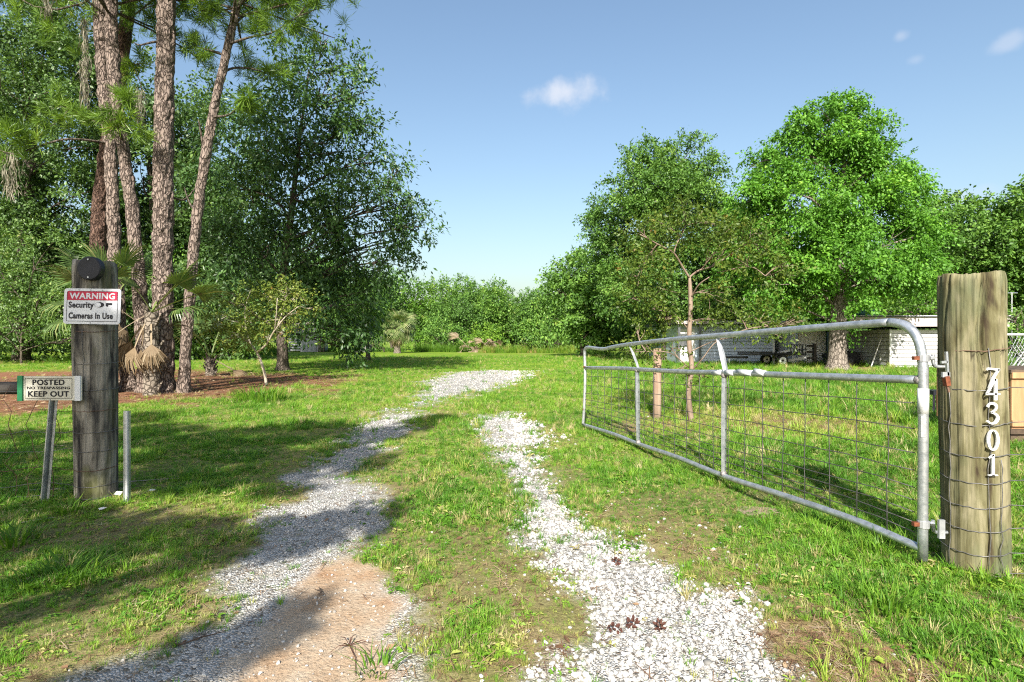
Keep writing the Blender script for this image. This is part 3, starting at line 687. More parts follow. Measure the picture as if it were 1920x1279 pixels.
# woods on the left
tree('oak_tree', 'broad live oak with small grey green leaves behind the pine clump', 'tree', (40, 672), 33,
     [(20, 60, 90), (110, 40, 80), (-60, 130, 110), (60, 170, 110), (140, 150, 75), (-30, 270, 110), (80, 290, 100), (150, 270, 60), (10, 390, 100), (110, 400, 85), (170, 360, 50), (-90, 430, 110), (50, 490, 90), (-20, 560, 100), (120, 520, 70), (60, 600, 65)],
     'leaf_wood', 'bark', leaf=.22, lw=.55, dens=22, per=11, spray=.8, r_trunk=.4, seed=21, tint=.42)
tree('oak_tree', 'dense oak filling the gap between pine trunks and tall dark tree', 'tree', (300, 670), 36,
     [(240, 110, 45, 1, .35), (240, 210, 70, 1, .7), (340, 260, 60, 1, .8), (270, 330, 90), (370, 380, 80), (240, 440, 90), (330, 480, 90), (420, 470, 80), (260, 560, 90), (370, 570, 80), (450, 570, 70), (210, 620, 60), (320, 630, 55), (420, 630, 50), (500, 620, 45), (140, 600, 70)],
     'leaf_wood', 'bark', leaf=.27, lw=.55, dens=19, per=11, spray=.85, r_trunk=.35, seed=22, tint=.36)
tree('sweetgum_tree', 'leafy tree with upright crown rising behind the pine tops', 'tree', (360, 668), 42,
     [(300, 190, 40, 1, .5), (385, 190, 45, 1, .5), (410, 270, 70, 1, .7), (330, 230, 60, 1, .7), (430, 380, 70), (350, 380, 60)],
     'leaf_wood', 'bark', leaf=.28, lw=.55, dens=14, per=10, spray=.9, r_trunk=.3, seed=23, tint=.45)
# shrubs at the left edge of the lawn
def shrub(name, label, px, base, d, lobes, leafm, seed, leaf=.12, dens=30, group=None, tint=.5, lw=.5, cat='shrub', spray=.45, per=9):
    return tree(name, label, cat, (px, base), d, lobes, leafm, 'bark', leaf=leaf, lw=lw, dens=dens, per=per, spray=spray, r_trunk=.05, seed=seed, group=group, tint=tint, flare=1.1, shell=.3, depth=.6)
shrub('wax_myrtle', 'grey green wax myrtle thicket at the lawn edge behind the keep out sign', 40, 675, 29, [(0, 520, 70), (70, 560, 60), (-60, 590, 80), (30, 610, 60), (110, 610, 50), (150, 570, 45), (80, 480, 60), (170, 630, 35)], 'leaf_wood', 31, leaf=.15, dens=22, tint=.62)
shrub('low_shrub', 'low bright green shrub under the trees beside the pine trunks', 400, 662, 36, [(390, 640, 26), (430, 645, 22), (360, 645, 22), (470, 645, 20), (500, 640, 22)], 'leaf_lime', 32, leaf=.18, dens=16)

# far tree line: four shapes copied along the end of the clearing
def far_proto(i, lobes, leafm, tint):
    return tree('woodland_tree', '', 'tree', (960, 656), 75, lobes, leafm, 'bark', leaf=.32, lw=.6, dens=10.0, per=12, spray=1.1, r_trunk=.22, seed=60 + i, tint=tint, depth=1.0, shell=.4, base_xy=(0, 75))
protos = [far_proto(0, [(960, 545, 32), (935, 570, 30), (985, 572, 30), (950, 600, 34), (975, 605, 32), (960, 520, 20), (930, 612, 24), (1000, 610, 22)], 'leaf_far', .5),
          far_proto(1, [(958, 530, 24), (965, 556, 30), (945, 580, 28), (980, 590, 28), (955, 610, 32), (990, 618, 22), (925, 615, 22)], 'leaf_far', .62),
          far_proto(2, [(960, 560, 30), (930, 580, 28), (990, 578, 28), (955, 600, 36), (1010, 605, 24), (910, 608, 24), (965, 625, 30)], 'leaf_far', .38),
          far_proto(3, [(962, 535, 26, 1, .7), (940, 560, 28), (985, 560, 26), (960, 590, 34), (935, 610, 26), (988, 612, 26)], 'leaf_lime', .3)]
FARL = ['mid green rounded tree in the woods at the far end of the clearing', 'slender pale green tree in the woods at the far end of the clearing', 'low spreading dark green tree in the woods at the far end of the clearing', 'yellow green tree in the woods at the far end of the clearing']
far_spots = [(625, 78, 1.15, 0), (680, 74, 1.1, 2), (735, 74, .95, 0), (782, 76, .95, 3), (826, 74, .86, 1), (872, 77, .88, 0), (905, 84, .88, 3), (925, 72, .84, 1), (960, 76, .72, 2), (992, 76, .76, 0), (1024, 74, .88, 2), (1046, 70, .9, 1), (1080, 72, .92, 0), (1120, 70, .98, 2), (1165, 70, 1.15, 1), (1215, 68, 1.1, 0), (850, 70, .78, 2), (945, 84, .82, 0), (560, 70, 1.2, 2), (500, 66, 1.2, 0), (575, 84, 1.4, 0)]
FAR_LABELS = {625: 'mid green rounded tree showing between the tall dark tree and the tumbledown shed', 680: 'low spreading dark green tree behind the squat concrete tank', 735: 'mid green rounded tree standing directly behind the single cabbage palm', 782: 'yellow green tree rising highest just right of the single cabbage palm', 826: 'slender pale green tree behind the round bright green bush', 872: 'mid green rounded tree behind the heap of dead fronds', 905: 'yellow green tree standing deep behind the vine covered bush', 925: 'slender pale green tree above the vine covered bush', 960: 'lowest spreading dark tree at the dip of the far tree line', 992: 'mid green rounded tree just right of the dip in the far tree line', 1024: 'low spreading dark tree behind the bush ending the tall grass', 1046: 'slender pale tree left of the small dark trunked tree', 1080: 'mid green rounded tree behind the small dark trunked tree', 1120: 'low spreading dark tree right of the small dark trunk', 1165: 'slender pale tree in the gap before the rounded oak', 1215: 'mid green rounded tree behind the rounded dull green oak', 850: 'low spreading dark tree between the round bush and the frond heap', 945: 'mid green rounded tree glimpsed far back at the tree line dip', 560: 'low spreading dark tree behind the roof of the tumbledown shed', 500: 'mid green rounded tree behind the trunk of the tall dark tree', 575: 'largest rounded tree deep in the woods behind the tumbledown shed'}
used = [False] * 4
rr = random.Random(5)
for (px, d, s, k) in far_spots:
    o = protos[k] if not used[k] else copy_tree(protos[k]); used[k] = True
    p = P(px, 640, d); o.location = (p.x, d, 0); o.scale = (s, s, s * rr.uniform(.95, 1.05)); o.rotation_euler = (0, 0, rr.uniform(0, 6.28))
    tag(o, FAR_LABELS[px], 'tree', 'trees of the far tree line')

for i, (px, d, s, k) in enumerate([(300, 66, 1.5, 0), (150, 70, 1.7, 2), (-20, 66, 1.6, 0), (-160, 60, 1.6, 2), (420, 72, 1.5, 2), (1270, 76, 1.2, 2), (1330, 70, 1.2, 0), (1390, 74, 1.2, 2), (1470, 68, 1.25, 0), (1550, 72, 1.2, 2), (1610, 66, 1.2, 0), (1690, 68, 1.2, 2), (1760, 64, 1.2, 0), (1840, 62, 1.2, 2), (1910, 58, 1.2, 0), (1990, 56, 1.2, 2), (2100, 54, 1.2, 0)]):
    o = copy_tree(protos[k]); p = P(px, 640, d); o.location = (p.x, d, -1.2); o.scale = (s * 1.2, s * 1.2, s); o.rotation_euler = (0, 0, rr.uniform(0, 6.28))
    tag(o, 'dim green tree in the deep woods behind the ' + ('pines' if px < 500 else 'house and sheds'), 'tree', 'trees deep in the woods behind the ' + ('pines' if px < 500 else 'house and sheds'))

# shrubs before the far tree line
shrub('shrub', 'round bright green bush before the far tree line beside tall grass', 830, 655, 64, [(830, 618, 24), (815, 632, 20), (850, 635, 20), (838, 640, 18)], 'leaf_far', 41, leaf=.3, dens=7, tint=.6, spray=.8)
shrub('shrub', 'yellow green vine covered bush above the pile of dead fronds', 905, 655, 62, [(905, 632, 20), (890, 640, 14), (920, 640, 14), (925, 628, 12)], 'leaf_lime', 42, leaf=.28, dens=8, tint=.7, spray=.7)
shrub('shrub', 'green bush beside the far cabbage palm trunk', 785, 657, 64, [(785, 640, 15), (775, 648, 11), (798, 645, 12)], 'leaf_lime', 43, leaf=.28, dens=8, tint=.45, spray=.7)
shrub('shrub', 'dense bush at the right end of the far tall grass', 1030, 660, 58, [(1020, 635, 18), (1045, 640, 20), (1000, 642, 15), (1060, 645, 16), (975, 640, 16), (1030, 620, 16)], 'leaf_far', 44, leaf=.28, dens=8, tint=.6, spray=.7)
shrub('shrub', 'tangled dark bush under the low limbs of the tall dark tree', 720, 656, 60, [(700, 645, 12), (715, 640, 13), (650, 640, 14), (630, 632, 16)], 'leaf_far', 45, leaf=.28, dens=8, tint=.3, spray=.7)

# right hand trees
tree('maple_tree', 'small dark trunked tree at the lawn edge left of the oak', 'tree', (1092, 670), 41.6,
     [(1068, 515, 36), (1110, 503, 38), (1045, 545, 28), (1150, 530, 48), (1075, 565, 44), (1130, 580, 55), (1185, 580, 55), (1060, 605, 32, .8), (1110, 618, 36, .8), (1165, 625, 40, .8), (1210, 620, 40)],
     'leaf_far', 'bark', leaf=.28, lw=.55, dens=19, per=11, spray=.75, r_trunk=.16, seed=51, tint=.55)
tree('oak_tree', 'rounded dull green oak standing left of the bright sweetgum', 'tree', (1250, 680), 32,
     [(1212, 295, 38), (1288, 298, 40), (1250, 340, 62), (1180, 360, 50), (1335, 320, 28), (1140, 415, 45), (1200, 420, 70), (1310, 375, 60), (1270, 440, 75), (1120, 455, 28), (1150, 480, 48), (1345, 430, 60), (1210, 520, 70), (1310, 520, 75), (1250, 585, 62), (1170, 560, 45), (1370, 520, 60), (1350, 590, 50)],
     'leaf_oak', 'bark', leaf=.16, lw=.6, dens=46, per=13, spray=.55, r_trunk=.3, seed=52, tint=.46, shell=.4)
tree('sweetgum_tree', 'big bright green conical sweetgum with pale bark beside the white shed', 'tree', (1570, 695), 22.7,
     [(1548, 216, 28), (1596, 206, 26), (1512, 240, 32), (1572, 255, 54), (1630, 262, 40), (1495, 285, 48), (1560, 320, 72), (1650, 325, 52), (1690, 345, 40), (1425, 305, 28), (1455, 345, 45), (1500, 385, 72), (1610, 395, 80), (1705, 390, 36), (1400, 380, 36), (1420, 430, 60), (1530, 460, 85), (1650, 460, 75), (1712, 448, 40), (1405, 500, 52), (1480, 512, 66), (1590, 505, 70), (1690, 505, 50), (1728, 490, 26), (1440, 552, 38), (1520, 548, 38), (1630, 542, 34), (1700, 535, 30), (1590, 625, 12, .8)],
     'leaf_gum', 'bark_gum', leaf=.135, lw=.6, dens=72, per=14, spray=.5, r_trunk=.33, seed=53, tint=.50, depth=.9, flare=1.6, droop=.6, shell=.4)
tree('camphor_tree', 'dark green spreading tree behind the white shed roof', 'tree', (1790, 680), 38,
     [(1740, 440, 50), (1790, 410, 45), (1840, 400, 30, .7), (1760, 500, 60), (1840, 470, 60), (1720, 530, 50), (1800, 550, 60), (1880, 520, 55), (1740, 590, 40), (1860, 590, 45)],
     'leaf_oak', 'bark', leaf=.25, lw=.58, dens=22, per=11, spray=.7, r_trunk=.3, seed=54, tint=.50)
tree('camphor_tree', 'yellow green tree seen over the tall numbered post', 'tree', (1930, 680), 36,
     [(1900, 440, 48), (1925, 400, 32), (1960, 380, 50), (1985, 450, 70), (1910, 500, 55), (1970, 540, 70), (1920, 570, 45), (2050, 450, 80), (2060, 560, 80), (1930, 620, 40)],
     'leaf_oak', 'bark', leaf=.25, lw=.58, dens=22, per=11, spray=.7, r_trunk=.3, seed=55, tint=.62)
shrub('hedge_bush', 'yellow green bush showing above the white shed roof', 1725, 680, 29, [(1690, 575, 20), (1725, 572, 22), (1755, 575, 20), (1660, 585, 16), (1780, 580, 22)], 'leaf_lime', 56, leaf=.16, dens=24, tint=.45)
shrub('hedge_bush', 'brown tinged bush behind the chain link fence', 1910, 640, 15, [(1905, 598, 26), (1935, 600, 30), (1890, 650, 26), (1915, 660, 30), (1960, 640, 40)], 'leaf_oak', 57, leaf=.08, dens=70, tint=.6, spray=.3)
# woods closing the gaps behind the right hand buildings
for (px, d, s, k, lab) in ((1290, 62, 1.1, 2, 'low dark tree in the shade behind the long low house'), (1420, 58, 1.2, 0, 'mid green tree behind the house roof'), (1650, 55, 1.2, 2, 'low dark tree behind the open carport'), (1830, 56, 1.3, 0, 'green tree far behind the numbered post'), (60, 60, 1.6, 2, 'low dark tree deep in the woods behind the wax myrtle'), (220, 58, 1.5, 0, 'green tree deep in the woods behind the pine clump')):
    o = copy_tree(protos[k]); p = P(px, 640, d); o.location = (p.x, d, 0); o.scale = (s, s, s); o.rotation_euler = (0, 0, rr.uniform(0, 6.28)); tag(o, lab, 'tree')
    if 'group' in o: del o['group']

# crape myrtles: bare forked stems drawn out, sparse sprays at the ends
def crape(name, label, basepx, d, stems, lobes, leafm, barkm, leaf, dens, seed, per=9, spray=.28, tint=.5, lw=.5):
    r = np.random.default_rng(seed); b = np.array(P(basepx[0], basepx[1], d)); b[2] = gzf(b[0], b[1]) - .02
    root = thing(name, label, 'tree', tuple(b)); mb = MB()
    ends = []
    for st in stems:
        ys = r.uniform(-.35, .35) if st[0][:2] != basepx else 0
        pts = []
        for i, (px, py, w, *dy) in enumerate(st):
            q = np.array(P(px, py, d + (dy[0] if dy else 0))) - b; pts.append(np.append(q, w * d / F * ((.36 if i < 6 and st[0][1] > 760 else .21) if d < 10 else .24)))
        sp = smoothpath(pts, 5); mb.tube([q[:3] for q in sp], [max(.006, q[3]) for q in sp], 7, cap=True)
        ends.append(np.array([q[:3] for q in sp]))
    org = []; dr = []
    allp = np.concatenate(ends)
    for lb in lobes:
        px, py, rp = lb[:3]; dm = lb[3] if len(lb) > 3 else 1
        rad = rp * d / F; c = np.array(P(px, py, d + r.uniform(-1, 1) * rad * .9)) - b
        n = int(dens * dm * rad * rad * 4) + 3
        p, u = lobe_points(c, np.array([rad, rad, rad * .8]), n, r, .15, .7); org.append(p); dr.append(norm(u + r.normal(0, .6, u.shape)))
        i = np.argmin(np.linalg.norm(allp - c, axis=1))
        e = limb(mb, allp[i], c, .010, .005, r, 4, .1, 5)
        for q in p[::max(1, n // 7)]: limb(mb, e[r.integers(1, 5)], q, .005, .003, r, 3, .08, 4)
    org = np.concatenate(org); dr = np.concatenate(dr)
    mb.build('trunk', M[barkm], root, smooth=True)
    link('crown', leaf_cloud('crown', *sprays(org, dr, spray * r.uniform(.6, 1.3, len(org)), per, leaf, lw, .25, .8, tint, r)), M[leafm], root)
    return root
crape('crape_myrtle', 'young crape myrtle with bare forked stem and olive leaves behind the gate', (1297, 792), 8.3,
      [[(1297, 796, 16), (1291, 740, 14), (1297, 690, 13), (1292, 640, 13), (1295, 580, 12), (1294, 540, 11), (1293, 520, 11)],
       [(1293, 522, 10), (1278, 498, 9, -.1), (1263, 475, 8, -.2), (1240, 462, 6, -.3), (1200, 440, 4, -.4)],
       [(1263, 476, 7, -.2), (1270, 455, 6, -.1), (1283, 430, 5, 0), (1288, 400, 3, .1)],
       [(1293, 520, 10), (1310, 508, 9, .1), (1335, 500, 8, .25), (1362, 483, 7, .3), (1405, 455, 4, .4)],
       [(1335, 500, 6, .25), (1358, 470, 5, .4), (1370, 445, 3, .5)],
       [(1345, 512, 6, .2), (1385, 503, 5, 0), (1412, 502, 4, -.1), (1435, 518, 3, -.2)],
       [(1295, 560, 7), (1310, 535, 6, -.2), (1330, 520, 4, -.3)],
       [(1293, 620, 6), (1265, 590, 4, .2), (1226, 565, 3, .3)],
       [(1294, 700, 6), (1318, 672, 5, -.2), (1345, 640, 4, -.3), (1400, 618, 3, -.4), (1440, 612, 2, -.4)],
       [(1294, 660, 5), (1340, 640, 4, .3), (1395, 630, 3, .4)],
       [(1292, 690, 5), (1255, 662, 4, -.2), (1200, 660, 3, -.3)]],
      [(1200, 435, 30), (1240, 420, 34), (1285, 400, 32), (1275, 440, 30), (1330, 420, 34), (1370, 430, 34), (1410, 440, 34), (1440, 470, 26), (1345, 470, 28), (1400, 490, 26), (1450, 515, 26), (1475, 500, 18), (1220, 480, 34), (1195, 520, 30), (1235, 540, 30), (1225, 580, 28), (1180, 560, 22), (1250, 600, 24), (1340, 560, 30), (1380, 590, 32), (1420, 600, 34), (1460, 615, 28), (1490, 600, 18), (1340, 600, 18), (1210, 655, 22), (1180, 660, 16), (1260, 655, 18), (1270, 700, 14), (1320, 705, 14), (1195, 620, 20)],
      'leaf_crape', 'bark_crape', .060, 190, 81, 11, .22, .42)
crape('crape_myrtle', 'small yellow green crape myrtle with pale forked stem left of the driveway', (497, 724), 15.2,
      [[(500, 726, 12), (496, 700, 11), (488, 675, 10), (482, 662, 9)], [(482, 662, 9), (470, 645, 7, .2), (462, 620, 5, .3), (460, 580, 4, .3), (470, 545, 3, .3)], [(482, 662, 8), (500, 645, 7, -.2), (515, 620, 6, -.3), (535, 595, 5, -.3), (560, 575, 3, -.4)],
       [(520, 612, 5, -.3), (528, 590, 4, -.2), (535, 565, 3, -.1)], [(462, 620, 5, .3), (440, 600, 4, .3), (415, 590, 3, .3)], [(515, 620, 4, -.3), (518, 590, 3, -.5), (520, 560, 3, -.5)]],
      [(470, 548, 20), (500, 558, 22), (530, 548, 24), (560, 560, 22), (580, 580, 14), (440, 570, 18), (420, 600, 24), (400, 612, 18), (450, 610, 26), (430, 635, 20), (480, 600, 22), (510, 600, 16), (545, 590, 18), (460, 640, 18), (500, 632, 18), (530, 625, 16), (540, 540, 14)],
      'leaf_crape_y', 'bark_crape_grey', .088, 85, 82, 10, .28, .5)

# ------------------------------------------------------------------ pines
def pine_trunk(name, label, d, pts, barkm, seed, group=None):
    r = np.random.default_rng(seed)
    b = P(pts[0][0], pts[0][1], d); b.z = gzf(b.x, b.y) - .05
    root = thing(name, label, 'pine tree', b, group)
    pp = []
    for (px, py, w) in pts:
        q = P(px, py, d) - b; pp.append((q.x, q.y, q.z, w * d / F * .5 * .82))
    sp = smoothpath(pp, 30); mb = MB(); n = 22
    vs = []; fs = []
    ph = r.uniform(0, 99)
    for i, q in enumerate(sp):
        ang = np.arange(n) / n * 2 * np.pi
        u = ang * q[3] * 9 + ph; pl = vnoise(u * 1.0, np.full(n, q[2] * 5 + ph), seed) ; pl2 = vnoise(u * 2.2, np.full(n, q[2] * 13 + ph), seed + 3)
        rad = q[3] * (1 + .13 * (pl - .5) * 2 + .11 * (pl2 - .5) * 2)
        fl = max(0, .35 - q[2]) * .5 * q[3] * (1 + .5 * np.sin(ang * 5 + ph)); rad = rad + fl
        for k in range(n): vs.append((q[0] + rad[k] * math.cos(ang[k]), q[1] + rad[k] * math.sin(ang[k]), q[2]))
    for i in range(len(sp) - 1):
        for k in range(n): fs.append((i * n + k, i * n + (k + 1) % n, (i + 1) * n + (k + 1) % n, (i + 1) * n + k))
    mb.add(vs, fs); mb.build('trunk', M[barkm], root, smooth=False)
    return root, b, np.array(sp)
def needles(org, dr, nn, length, r, tint=.5):
    m = len(org); o = np.repeat(org, nn, 0); d = np.repeat(dr, nn, 0)
    ax = norm(d * .75 + r.normal(0, .62, (m * nn, 3)) + np.array([0, 0, -.10])); l = length * r.uniform(.6, 1.15, m * nn)
    o = o + d * (r.uniform(-.16, .06, m * nn)[:, None])
    return o, ax, norm(r.normal(0, 1, (m * nn, 3))), l, np.full(m * nn, .014), np.clip(tint + np.repeat(r.normal(0, .15, m), nn) + r.normal(0, .1, m * nn), 0, 1)
def pine_crown(root, b, sp, d, branches, seed, tint=.5, top=True, nn=70, length=.30):
    """branches: (attach py, [(px,py,dy)...path], [clump (px,py)...])"""
    r = np.random.default_rng(seed); mb = MB(); org = []; dr = []
    for path, clumps in branches:
        pts = [np.array(P(px, py, d + dy) - b) for px, py, dy in path]
        i = int(np.argmin(np.linalg.norm(sp[:, :3] - pts[0], axis=1))); pts[0] = sp[i, :3]
        mb = MB(); s = smoothpath(pts, 6); mb.tube(s, [.032 - .022 * k / (len(s) - 1) for k in range(len(s))], 6)
        s = np.array(s)
        for (px, py) in clumps:
            c = np.array(P(px, py, d + path[-1][2] + r.uniform(-.25, .25)) - b)
            j = int(np.argmin(np.linalg.norm(s - c, axis=1))); limb(mb, s[j], c, .012, .008, r, 3, .1, 5)
            v = c - s[j]; v = v / (np.linalg.norm(v) + .05) + np.array([0, 0, .45])
            for _ in range(3):
                org.append(c + r.normal(0, .09, 3)); dr.append(v + r.normal(0, .35, 3))
        mb.build('branch', M['bark'], root, smooth=True)
    if top:
        H = sp[-1, 2]
        for k in range(26):
            t = r.uniform(.72, 1.0); a = sp[int(t * (len(sp) - 1)), :3]; ang = r.uniform(0, 6.28); ln = (1.25 - t) * 5 + .5
            e = a + np.array([math.cos(ang) * ln, math.sin(ang) * ln, r.uniform(-.2, 1.0)])
            if e[2] < 8.6: continue
            mb = MB(); pp = limb(mb, a, e, .03, .01, r, 4); mb.build('branch', M['bark'], root, smooth=True)
            for q in pp[2:]:
                for _ in range(3): org.append(q + r.normal(0, .28, 3)); dr.append(r.normal(0, .5, 3) + np.array([0, 0, .5]))
    org = np.array(org); dr = norm(np.array(dr))
    link('crown', leaf_cloud('crown', *needles(org, dr, nn, length, r, tint), fold=0), M['needle'], root)

TOP = -420
rz, bz, sz_ = pine_trunk('pine_tree', 'dark reddish leaning pine at the back of the pine clump', 15.0, [(176, 728, 38), (179, 690, 34), (184, 520, 33), (187, 400, 31), (201, 280, 29), (224, 140, 28), (241, 0, 27), (258, -150, 25), (280, TOP, 12)], 'pine_bark_red', 91)
ra, ba_, sa_ = pine_trunk('pine_tree', 'leftmost slim pine of the clump, partly behind the dark gate post', 13.2, [(243, 735, 40), (240, 705, 32), (224, 610, 28), (214, 430, 26), (206, 270, 25), (194, 150, 26), (186, 0, 27), (178, -150, 24), (170, TOP, 12)], 'pine_bark', 92)
rb_, bb_, sb_ = pine_trunk('pine_tree', 'leaning pine with dead palm fronds against it, left of the thickest pine', 13.0, [(276, 738, 40), (273, 705, 33), (263, 560, 29), (248, 400, 27), (230, 270, 25), (214, 150, 26), (207, 0, 26), (200, -150, 24), (200, TOP, 12)], 'pine_bark', 93)
rc, bc, sc_ = pine_trunk('pine_tree', 'thickest straight pine trunk of the clump with flaky bark', 12.9, [(305, 742, 62), (305, 705, 48), (305, 560, 42), (306, 400, 40), (308, 200, 38), (312, 0, 36), (315, -150, 32), (318, TOP, 15)], 'pine_bark', 94)
rd, bd, sd_ = pine_trunk('pine_tree', 'slender pine leaning right beside the thickest pine', 12.9, [(345, 742, 27), (346, 700, 24), (351, 620, 23), (365, 450, 22), (380, 330, 21), (396, 230, 20), (418, 130, 18), (438, 40, 17), (452, -30, 14), (470, -180, 8)], 'pine_bark', 95)
pine_crown(rz, bz, sz_, 15.0, [([(235, 130, 0), (262, 120, -.3), (280, 122, -.5)], [(250, 132), (268, 112), (240, 118)])], 191)
pine_crown(ra, ba_, sa_, 13.2, [([(208, 268, 0), (160, 263, -.5), (120, 262, -.8), (75, 274, -1.0), (30, 290, -1.2)], [(30, 262), (8, 285), (52, 248), (45, 275), (-15, 270), (18, 240)]),
                                ([(212, 240, 0), (170, 225, .4), (120, 200, .6)], [(110, 180), (128, 200), (95, 205), (160, 225), (145, 212), (115, 225), (90, 240)])], 192)
pine_crown(rb_, bb_, sb_, 13.0, [([(228, 268, 0), (222, 240, -.5), (215, 225, -.7)], [(190, 225), (210, 215), (230, 228), (240, 240), (205, 235), (250, 245)]),
                                 ([(222, 210, 0), (232, 190, -.4), (236, 180, -.5)], [(234, 175), (240, 190), (228, 185)])], 193)
pine_crown(rc, bc, sc_, 12.9, [([(308, 75, 0), (285, 80, -.2), (262, 85, -.3), (250, 80, -.3)], []), ([(306, 360, 0), (345, 375, .3), (372, 345, .5)], [])], 194)
pine_crown(rd, bd, sd_, 12.9, [([(398, 220, 0), (430, 215, -.3), (455, 190, -.5)], [(458, 185), (445, 192), (468, 198)]),
                               ([(425, 105, 0), (395, 95, .3), (365, 88, .5)], [(365, 80), (390, 95), (350, 92), (378, 105)]),
                               ([(430, 85, 0), (470, 70, -.4), (510, 62, -.6), (560, 30, -.8)], [(480, 60), (505, 50), (520, 72), (545, 40), (570, 20), (560, 45), (610, 10), (590, 5)]),
                               ([(436, 50, 0), (460, 30, .2), (490, 40, .3)], [(470, 25), (492, 38), (485, 50), (505, 30)]),
                               ([(440, 30, 0), (410, 15, -.3), (380, 20, -.5)], [(405, 15), (385, 22), (420, 28), (370, 8)]),
                               ([(443, 10, 0), (480, -5, .3), (530, 0, .4)], [(500, 2), (525, 10), (540, -8), (470, -6), (450, 20)]),
                               ([(415, 135, 0), (440, 128, .3), (475, 130, .6), (505, 140, .8)], [(505, 132), (490, 138), (525, 130), (470, 122)]),
                               ([(385, 300, 0), (375, 240, -.1), (372, 225, -.1)], []), ([(372, 400, 0), (355, 380, .2), (345, 350, .4)], [])], 195, tint=.45)

# Spanish moss hanging in the pines
def moss(px, py0, py1, w, d, seed, label):
    r = np.random.default_rng(seed); top = np.array(P(px, py0, d)); n = int(130 * (py1 - py0) / 60)
    ln = (py1 - py0) * d / F; wd = w * d / F
    org = top + np.stack([r.normal(0, wd * .22, n), r.normal(0, wd * .2, n), -ln * .75 * r.random(n) ** 1.1], 1)
    taper = 1 - .6 * (top[2] - org[:, 2]) / ln; org[:, 0] = top[0] + (org[:, 0] - top[0]) * taper
    ax = norm(np.stack([r.normal(0, .22, n), r.normal(0, .22, n), -np.ones(n)], 1))
    me = leaf_cloud('spanish_moss', org - top, ax, norm(r.normal(0, 1, (n, 3))), r.uniform(.12, .32, n), r.uniform(.010, .022, n), r.random(n), 0)
    o = link('spanish_moss', me, M['moss'], loc=tuple(top)); tag(o, label, 'moss', 'hanging spanish moss')
moss(160, 100, 215, 26, 13.1, 1, 'long grey beard of spanish moss hanging left of the reddish pine trunks')
moss(22, 285, 385, 34, 12.1, 2, 'grey spanish moss hanging from the drooping lower pine branch')
moss(90, -20, 38, 24, 13.0, 3, 'short wisp of spanish moss at the top of the oak foliage')
moss(262, 165, 255, 20, 13.3, 4, 'brownish spanish moss hanging just left of the thickest pine')
moss(158, 30, 110, 16, 13.3, 5, 'thin wisp of spanish moss above the long grey beard')

# ------------------------------------------------------------------ palms
def fan_mesh(name, L0, nb, spread, wid, seed, droop=.25, stalk=.8, stalk_w=.018):
    """fan frond: stalk along +X, blades radiating from its end, tips drooping"""
    r = np.random.default_rng(seed); v = []; f = []; t = []
    def q(a, b, c, d_, ti):
        o = len(v); v.extend([a, b, c, d_]); f.append((o, o + 1, o + 2, o + 3)); t.extend([ti] * 4)
    for i in range(4):
        x0, x1 = stalk * i / 4, stalk * (i + 1) / 4; z0, z1 = -.12 * stalk * (i / 4) ** 2, -.12 * stalk * ((i + 1) / 4) ** 2
        q((x0, -stalk_w, z0), (x1, -stalk_w * .8, z1), (x1, stalk_w * .8, z1), (x0, stalk_w, z0), .75)
    for k in range(nb):
        a = (k / (nb - 1) - .5) * spread; l = L0 * (1 - .25 * abs(a) / (spread * .5)) * r.uniform(.85, 1.1); ti = float(np.clip(r.normal(.5, .2), 0, 1))
        d = np.array([math.cos(a), math.sin(a), 0]); s = np.array([-d[1], d[0], 0]); lift = .10 * (1 if k % 2 else -1) * .3
        p0 = np.array([stalk, 0, -.12 * stalk]); z = np.array([0, 0, 1.0]); p1 = p0 + d * l * .5 + z * (-.08 * droop * l + lift * .1); p2 = p0 + d * l * .82 - z * droop * l * .4; p3 = p0 + d * l * .95 - z * droop * l * .95
        o = len(v); w1 = wid * .5
        for pp, ww in ((p0, wid * .15), (p1, w1), (p2, w1 * .6)): v.extend([tuple(pp + s * ww), tuple(pp - s * ww)]); t.extend([ti, ti])
        v.append(tuple(p3)); t.append(ti)
        f.append((o, o + 2, o + 3, o + 1)); f.append((o + 2, o + 4, o + 5, o + 3)); f.append((o + 4, o + 6, o + 5))
    me = bpy.data.meshes.new(name); me.from_pydata(v, [], f); a = me.attributes.new('tint', 'FLOAT', 'POINT'); a.data.foreach_set('value', np.array(t, dtype=np.float32)); me.update(); return me
def frond(me, mat, parent, loc, yaw, pitch, roll=0, s=1):
    o = bpy.data.objects.new('frond', me); COL.objects.link(o); o.parent = parent; o.location = loc
    o.rotation_euler = (Matrix.Rotation(yaw, 4, 'Z') @ Matrix.Rotation(-pitch, 4, 'Y') @ Matrix.Rotation(roll, 4, 'X')).to_euler(); o.scale = (s, s, s); return o
def mk(me, mat): me.materials.append(M[mat]); return me
FG = [mk(fan_mesh('frond_green', .62, 26, 3.4, .035, 1, .3, .9), 'palm'), mk(fan_mesh('frond_green', .6, 24, 3.0, .034, 2, .6, .8), 'palm')]
FD = mk(fan_mesh('frond_dead', .55, 20, 1.6, .03, 3, .9, .7), 'palm_dead')
FF = [mk(fan_mesh('frond_far', 1.05, 22, 3.6, .085, 4, .55, .95, .03), 'palm_far'), mk(fan_mesh('frond_far', 1.0, 20, 3.2, .085, 5, .9, .9, .03), 'palm_far')]
FFD = mk(fan_mesh('frond_far_dead', .9, 16, 2.0, .08, 6, .9, .8, .03), 'palm_dead')

